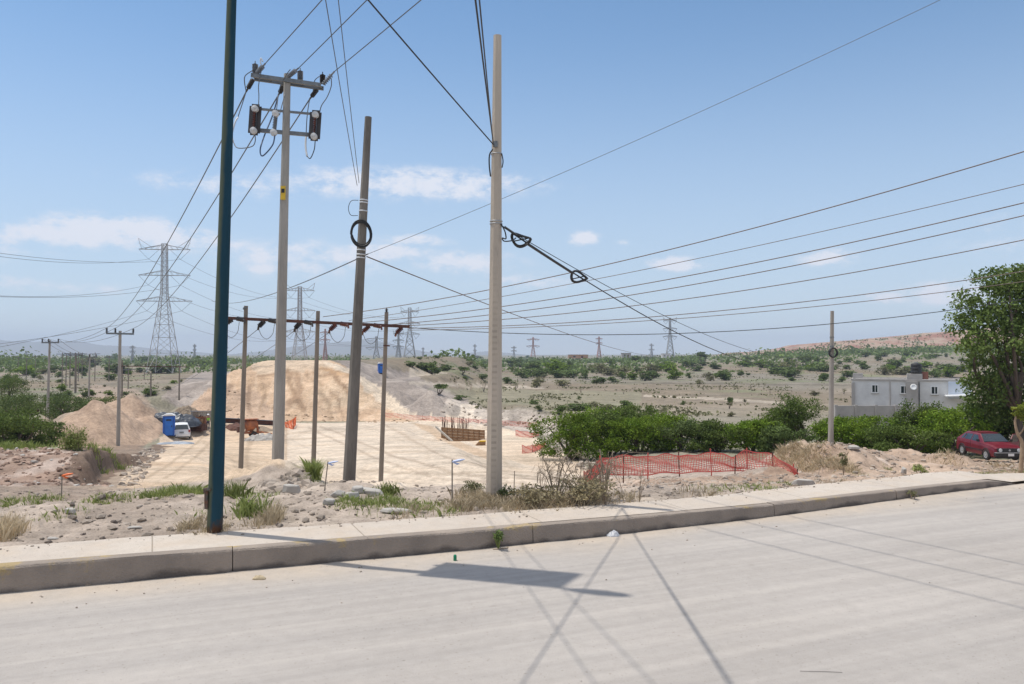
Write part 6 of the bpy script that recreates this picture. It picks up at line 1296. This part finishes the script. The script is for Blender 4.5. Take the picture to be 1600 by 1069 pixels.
stones('rubble', scatter(800, [(690, 625), (760, 640), (870, 655), (900, 715), (960, 735), (900, 735), (850, 705), (860, 672), (740, 665), (690, 645)], 35, 130, rng), .20, rng, M['rock'], 'pale boulders on the gravel mounds and by the hedge end')
stones('rubble', scatter(500, [(300, 655), (345, 600), (440, 640), (560, 655), (700, 655), (720, 662), (300, 664)], 108, 150, rng), .16, rng, mat('clods', (.36, .25, .16), (.46, .34, .23), 2, .95, .3, rnd=.5), 'clods along the foot of the embankment')

def blades(P, h, wd_, rng, lean=.35):
    n = len(P); hh = h * rng.uniform(.5, 1.35, n); a = rng.uniform(0, 6.3, n); ln = rng.normal(size=(n, 2)) * lean; w2 = wd_ * rng.uniform(.6, 1.4, n)
    dx, dy = np.cos(a) * w2, np.sin(a) * w2; tip = P + np.stack([ln[:, 0] * hh, ln[:, 1] * hh, hh], -1); mid = P + np.stack([ln[:, 0] * hh * .3, ln[:, 1] * hh * .3, hh * .6], -1)
    z0 = 0 * dx; V = np.stack([P - np.stack([dx, dy, z0 + .02], -1), P + np.stack([dx, dy, z0 - .02], -1), mid + np.stack([dx, dy, z0], -1) * .7, tip, mid - np.stack([dx, dy, z0], -1) * .7], 1).reshape(-1, 3)
    return V, np.arange(5 * n).reshape(n, 5)
def patch(lst, h, wd_, m, name, label, seed, per=70, lean=.35):
    rng_ = np.random.default_rng(seed); Ps = []
    for (px, py, wx, dens) in lst:
        g_ = ground(px, py); r = wx / F * g_.y / 2; n = int(per * dens * max(4, wx) / 10)
        q = rng_.normal(size=(n, 2)) * np.array([r * .55, min(r, .6) * .55 + .12]); x = g_.x + q[:, 0]; y = g_.y + q[:, 1]; ok = y > kerb_y(x) + walk_w(x) - .1; x, y = x[ok], y[ok]; Ps.append(np.stack([x, y, G(x, y) - .02], -1))
    V, Fq = blades(np.concatenate(Ps), h, wd_, rng_, lean); o = np_mesh(name, V, Fq, M[m], False); return tag(o, label, kind='stuff')
patch([(18, 787, 60, 1.0), (62, 784, 28, 1.0), (85, 783, 20, .5), (156, 777, 30, 1), (187, 782, 44, .8), (110, 805, 40, .35), (72, 810, 16, .5), (385, 772, 40, .5), (395, 795, 40, .4), (330, 797, 40, .4), (420, 778, 30, .3), (540, 782, 40, .9), (568, 788, 60, 1.1), (600, 786, 60, 1.1), (632, 793, 90, 1.0), (660, 796, 60, .7), (700, 800, 40, .5), (605, 768, 36, .8), (1236, 757, 70, .9), (1180, 762, 70, .6), (1120, 768, 60, .4), (1442, 746, 26, 2), (1394, 750, 14, 1.5), (1390, 733, 18, 1), (1340, 742, 30, .4), (1545, 741, 60, .8), (1590, 737, 60, .9), (1630, 735, 50, .8), (1490, 744, 40, .5), (470, 752, 20, .5)], .085, .005, 'grass', 'grass', 'green grass tufts scattered over the verge', 21, 55, .55)
patch([(268, 774, 60, 1.6), (295, 768, 50, 1.6), (318, 770, 40, 1.0), (240, 779, 30, .8), (480, 752, 30, .9)], .12, .0045, 'grass', 'grass', 'lush taller grass left of the blue post', 22, 60, .55)
patch([(20, 700, 110, .7), (80, 697, 80, .7), (140, 697, 40, .5), (175, 712, 40, .5), (150, 720, 30, .4)], .22, .014, 'grass', 'grass', 'thin green grass on top of the debris bank', 23, 80)
patch([(725, 790, 50, 1.3), (752, 786, 50, 1.6), (770, 790, 40, 1.3), (800, 792, 60, 1.3), (835, 790, 70, 1.4), (870, 788, 60, 1.4), (905, 786, 60, 1.2), (935, 782, 50, .9), (745, 775, 40, 1.2), (720, 778, 30, .9), (980, 780, 40, .5), (300, 826, 26, 1.4), (325, 832, 20, 1.2), (345, 833, 14, 1), (415, 818, 40, .8), (640, 800, 50, .5), (1100, 775, 80, .35), (1300, 755, 60, .5), (1560, 740, 60, .9), (1600, 736, 50, .9), (1500, 746, 40, .5)], .125, .0045, 'straw', 'grass', 'dry straw grass along the back of the footway', 24, 70, .6)
patch([(1218, 712, 30, 1.6), (1245, 716, 40, 1.8), (1275, 722, 50, 1.6), (1305, 727, 40, 1.4), (1325, 735, 26, 1.2), (1240, 700, 40, 1.2), (1480, 715, 40, .7), (1265, 735, 40, .8), (1560, 728, 40, .6)], .22, .010, 'straw', 'grass', 'dry hanging grass on the cut face of the spoil mound', 25, 80, .7)
patch([(4, 836, 26, 1.6), (10, 843, 20, 1.2), (-10, 835, 40, .7)], .2, .003, 'straw', 'grass', 'tall dry grass at the left edge of the footway', 26, 110)

def weed(px, pyb, h, r, m, label, name='weed', n=700, leafs=.04, stems=7, seed=1, cat='weed', d=None, spread=.8, stemmat='twig', zoff=0.0):
    p = ground(px, pyb) if d is None else at(px, pyb, d); p = p + Vector((0, 0, zoff)); t = thing(name, p, label, cat); rng_ = np.random.default_rng(seed); k = MB(); tips = []
    for i in range(stems):
        a = rng_.uniform(0, 6.3); q = Vector((math.cos(a) * r * rng_.uniform(.2, 1) * spread, math.sin(a) * r * rng_.uniform(.2, 1) * spread, h * rng_.uniform(.55, 1))); tips.append(q); mid = q * .5 + Vector((rng_.normal() * r * .2, rng_.normal() * r * .2, h * .1)); k.tube(smooth_path([(0, 0, -.03), mid, q], 4), list(np.linspace(.006, .003, 9) * max(1, h * 1.6)), 5)
    k.build('stem', M[stemmat], t)
    if n:
        lob = [(q.x * .8, q.y * .8, q.z * .8, r * .42, r * .42, h * .26) for q in tips]; foliage('leaves', lob, n, leafs, m, seed, t, clumps=8, sig=.3)
    return t
def tuft(px, pyb, h, r, n, label, seed, m='grass', wd_=.008):
    p = ground(px, pyb); rng_ = np.random.default_rng(seed); q = rng_.normal(size=(n, 2)) * r * .38
    V, Fq = blades(np.stack([q[:, 0], q[:, 1], 0 * q[:, 0] - .03], -1), h, wd_, rng_, .42); o = np_mesh('weed_clump', V, Fq, M[m], False, loc=p); return tag(o, label, 'weed')
tuft(490, 748, .38, .16, 520, 'dense dark green weed clump at the foot of the middle gantry pole', 41)
tuft(477, 756, .20, .26, 260, 'lower weed clump just left of the dense one by the middle gantry pole', 40)
tuft(607, 772, .17, .18, 150, 'green weed clump at the foot of the last gantry pole', 48); tuft(368, 778, .24, .22, 200, 'green weed clump just behind the blue post', 47); tuft(390, 804, .22, .24, 200, 'low green weed clump right of the blue post', 46)
weed(117, 726, 1.35, .5, 'grass', 'feathery bright green shrub on the brink of the debris bank', n=2600, leafs=.06, seed=42, stems=16, cat='shrub', d=24.5, spread=.6, name='feathery_shrub', zoff=-.1)
weed(779, 855, .19, .10, 'leaf_mid', 'small leafy weed growing from the foot of the kerb', n=90, leafs=.045, seed=43, stems=6, d=8.98, stemmat='grass', name='kerb_weed')
weed(1436, 744, .32, .3, 'grass', 'small bright green weed behind the footway near the red car', n=500, leafs=.05, seed=44)
weed(1318, 745, .85, .3, 'leaf_dry', 'spindly seedling with a dark stem on the spoil at the right', n=260, leafs=.08, seed=45, stems=3, spread=.4, name='seedling', cat='seedling')
weed(1160, 818, .10, .07, 'grass', 'tiny weed in a kerb joint on the right', n=60, leafs=.03, seed=49, stems=4, d=10.62, name='kerb_weed', zoff=-.03)
weed(1425, 782, .16, .10, 'leaf_dry', 'dry sprig in the last kerb joint', n=40, leafs=.04, seed=50, stems=4, d=12.05, name='kerb_weed')
weed(785, 783, .2, .2, 'leaf_mid', 'bluish green weed right below the pale pole', n=500, leafs=.03, seed=51)
weed(742, 774, .2, .28, 'leaf_dry', 'olive weed just left of the pale pole', n=700, leafs=.03, seed=52)
patch([(424, 812, 14, 4), (432, 816, 12, 3)], .19, .0035, 'straw', 'grass', 'dry straw tussock beside the footway right of the blue post', 53, 30, .5)
def dead(px, pyb, h, r, label, seed, stems=9, sub=5, th=.007):
    p = ground(px, pyb); t = tag(bpy.data.objects.new('dead_bush', None), label, 'dead bush'); COL.objects.link(t); t.location = p; rng_ = np.random.default_rng(seed); k = MB()
    for i in range(stems):
        a = rng_.uniform(0, 6.3); q = Vector((math.cos(a) * r * rng_.uniform(.3, 1), math.sin(a) * r * .6 * rng_.uniform(.3, 1), h * rng_.uniform(.4, 1))); pts = smooth_path([(0, 0, -.04), q * .45 + Vector((0, 0, h * .2)), q * .85 + Vector((0, 0, h * .12)), q], 4); k.tube(pts, list(np.linspace(th, th * .4, len(pts))), 5)
        for j in range(sub):
            b_ = pts[int(rng_.uniform(.35, .95) * (len(pts) - 1))]; e_ = b_ + Vector(rng_.normal(size=3)) * r * .28; k.tube([b_, (b_ + e_) / 2 + Vector((0, 0, .04)), e_ - Vector((0, 0, .06))], [th * .5, th * .4, th * .25], 4)
    k.build('branch', M['twig'], t); return t
dead(905, 784, .62, .62, 'sprawling dead bush of bare grey twigs behind the footway', 61, 16, 6); dead(868, 786, .70, .4, 'smaller arching dead bush left of the sprawling one', 62, 10, 5); dead(945, 788, .75, .14, 'upright dark dead stalk right of the sprawling dead bush', 63, 4, 4, .012); dead(940, 780, .8, .4, 'tall thin dry stalks behind the upright dark stalk', 64, 10, 3, .004); dead(998, 784, .55, .2, 'sparse dry stalk at the back of the footway', 65, 4, 3, .004); dead(845, 772, .5, .3, 'wispy dry twigs right of the pale pole', 66, 6, 4, .004)
foliage_o = weed(915, 788, .34, .55, 'leaf_pale', 'low grey green scrub around the dead bush', n=1300, leafs=.045, seed=67, stems=14, name='low_scrub', cat='scrub')
weed(850, 791, .26, .5, 'leaf_pale', 'low olive scrub between pale pole and dead bush', n=900, leafs=.045, seed=68, stems=12, name='low_scrub', cat='scrub')

# stakes, slabs, litter
def stake(px, pyb, pyt, label, ribbon, dx=0, m='wood'):
    p = ground(px, pyb); top = at(px + dx, pyt, p.y); t = thing('survey_stake', p, label, 'stake'); MB().tube([p - Vector((0, 0, .1)), top], .009, 6).build('stake', M[m], t, p)
    if ribbon: k = MB(); a = top - Vector((0, 0, .03)); k.tube([a, a + Vector((.10, -.02, .02)), a + Vector((.17, -.02, .035))], [.012, .02, .006], 5); k.tube([a, a + Vector((.07, -.01, -.03)), a + Vector((.1, -.01, -.025))], [.01, .014, .005], 5); k.build('ribbon', M[ribbon], t, p)
stake(706.5, 790, 718, 'thin wooden stake with a pale blue ribbon left of the pale pole', 'ribbon', 0); stake(506, 767, 721, 'slanting stake with a pale ribbon between gantry pole and leaning pole', 'ribbon', 6.5); stake(96, 778, 740, 'slim stake with an orange flag on the dirt track at the left', 'flag', 1); stake(803, 762, 736, 'plain thin stick in the sand right of the pale pole', None, 1)
def slab_(px, py, s, rz, tilt, label, m='slab', name='concrete_chunk'):
    p = ground(px, py); rr = random.Random(int(px * 7 + py)); k = MB(); n = 6
    ang = [i / n * 6.283 + rr.uniform(-.25, .25) for i in range(n)]; rad = [rr.uniform(.75, 1.1) for _ in range(n)]
    Mx = Matrix.Rotation(rz, 3, 'Z') @ Matrix.Rotation(tilt, 3, 'X'); vs = [Mx @ Vector((math.cos(a) * r * s[0] * .28 * (1 - .12 * z), math.sin(a) * r * s[1] * .28 * (1 - .12 * z), z * s[2] * .33 * rr.uniform(.45, 1.25))) for z in (-1, 1) for a, r in zip(ang, rad)]
    k.add(vs, [tuple(range(n - 1, -1, -1)), tuple(range(n, 2 * n))] + [(i, (i + 1) % n, n + (i + 1) % n, n + i) for i in range(n)])
    o = k.build(name, M[m], None); o.location = p + Vector((0, 0, s[2] * .3)); bv = o.modifiers.new('bevel', 'BEVEL'); bv.width = .012; bv.segments = 1; return tag(o, label, 'concrete chunk')
for a_ in ((528, 776, (.5, .22, .12), .9, .9, 'tilted pale concrete chunk left of the leaning pole foot'), (515, 788, (.34, .2, .12), .4, .3, 'small pale concrete chunk lower left of the tilted one'), (560, 770, (.34, .24, .14), -.2, .1, 'white concrete chunk at the foot of the leaning pole'), (575, 772, (1.1, .3, .12), -.5, .2, 'long dark concrete slab right of the leaning pole foot'), (550, 778, (.4, .3, .14), .3, -.2, 'grey concrete chunk in front of the leaning pole'), (455, 770, (.6, .3, .2), .1, .1, 'grey block below the stone heap of the switch pole'), (110, 802, (.5, .12, .10), -.6, .1, 'long pale stone on the left verge'), (210, 826, (.34, .12, .05), .0, .0, 'flat white chip at the back of the footway on the left'), (81, 843, (.26, .1, .04), .1, .0, 'white chip on the footway edge at far left'), (815, 775, (.9, .35, .14), .2, .1, 'large pale flat stone right of the pale pole'), (1255, 758, (1.0, .3, .2), -.1, .1, 'grey concrete block at the footway below the spoil mound'), (1333, 702, (.9, .5, .16), -.2, .2, 'pale slab on the crest right of the slim pole'), (1412, 741, (.3, .3, .3), .2, .2, 'rounded boulder behind the footway before the red car'), (1300, 698, (.3, .12, .3), .3, .5, 'small white upright chip beside the slim pole'), (620, 801, (.7, .3, .08), .1, .0, 'flat stone at the footway edge in the middle'), (945, 727, (.6, .5, .4), .3, .1, 'pale boulder between hedge and netting on the left'), (906, 716, (.7, .5, .5), -.3, .2, 'pale boulder at the foot of the hedge end')): slab_(*a_)
def on_road(px, py): a = at(px, py, 1.0); d = (0 - CAM_Z) / (a.z - CAM_Z); return Vector((a.x * d, d, 0))
p = on_road(958, 838); o = lump('plastic_bag', p + Vector((0, -.03, .0)), .085, .05, .065, M['plastic_bag'], 'crumpled white plastic bag lying against the kerb', 'plastic bag', 51, n=16)
p = on_road(711, 876); k = MB(); k.lathe(p + Vector((0, 0, .002)), (0, 0, 1), [(0, .018), (.045, .018), (.055, .015), (.06, .012), (.061, .0)], 12); o = k.build('bottle_cap', M['green_plastic'], None, p); tag(o, 'small green plastic cap standing on the road by the shadow', 'bottle cap')
p = on_road(405, 905); o = lump('dry_leaf', p, .07, .04, .03, M['straw'], 'clump of dry leaf litter on the road below the kerb', 'leaf litter', 55, n=12)
p = on_road(138, 916); o = lump('dry_leaf', p, .04, .03, .03, M['twig'], 'brown leaf at the kerb foot on the left', 'leaf', 57, n=10)
A, B = on_road(1250, 1050), on_road(1316, 1052); o = MB().tube([A + Vector((0, 0, .006)), A.lerp(B, .5) + Vector((0, .004, .006)), B + Vector((0, 0, .006))], .0016, 5).build('thin_stick', M['cable'], None, A); tag(o, 'thin dark stick lying alone on the road', 'stick')
A, B = on_road(770, 860), on_road(793, 858); o = MB().tube(smooth_path([A + Vector((0, 0, .01)), A.lerp(B, .5) + Vector((0, -.02, .015)), B + Vector((0, 0, .012)), B + Vector((.0, .05, .01))]), .007, 5).build('twig', M['twig'], None, A); tag(o, 'dry bent twig at the foot of the kerb weed', 'twig')
rng = np.random.default_rng(90); n = 420; x = rng.uniform(-5, 9, n); off_ = rng.exponential(.25, n); y = kerb_y(x) - off_ - .03; P = np.stack([x, y, 0 * x + .002], -1)
stones('gravel', P, .0075, rng, M['rock'], 'grit along the kerb foot')
x = rng.uniform(-5, 9, 150); y = kerb_y(x) - rng.uniform(.2, 5.5, 150); stones('gravel', np.stack([x, y, 0 * x + .001], -1), .0035, rng, mat('dark_grit', (.12, .1, .09), (.2, .17, .15), 2, .95), 'grit scattered on the road')
x = rng.uniform(-5.5, 8, 300); y = kerb_y(x) + walk_w(x) - rng.exponential(.10, 300); stones('gravel', np.stack([x, y, kerb_h(x) + .012], -1), .010, rng, M['rock'], 'grit spilled on the back of the footway')
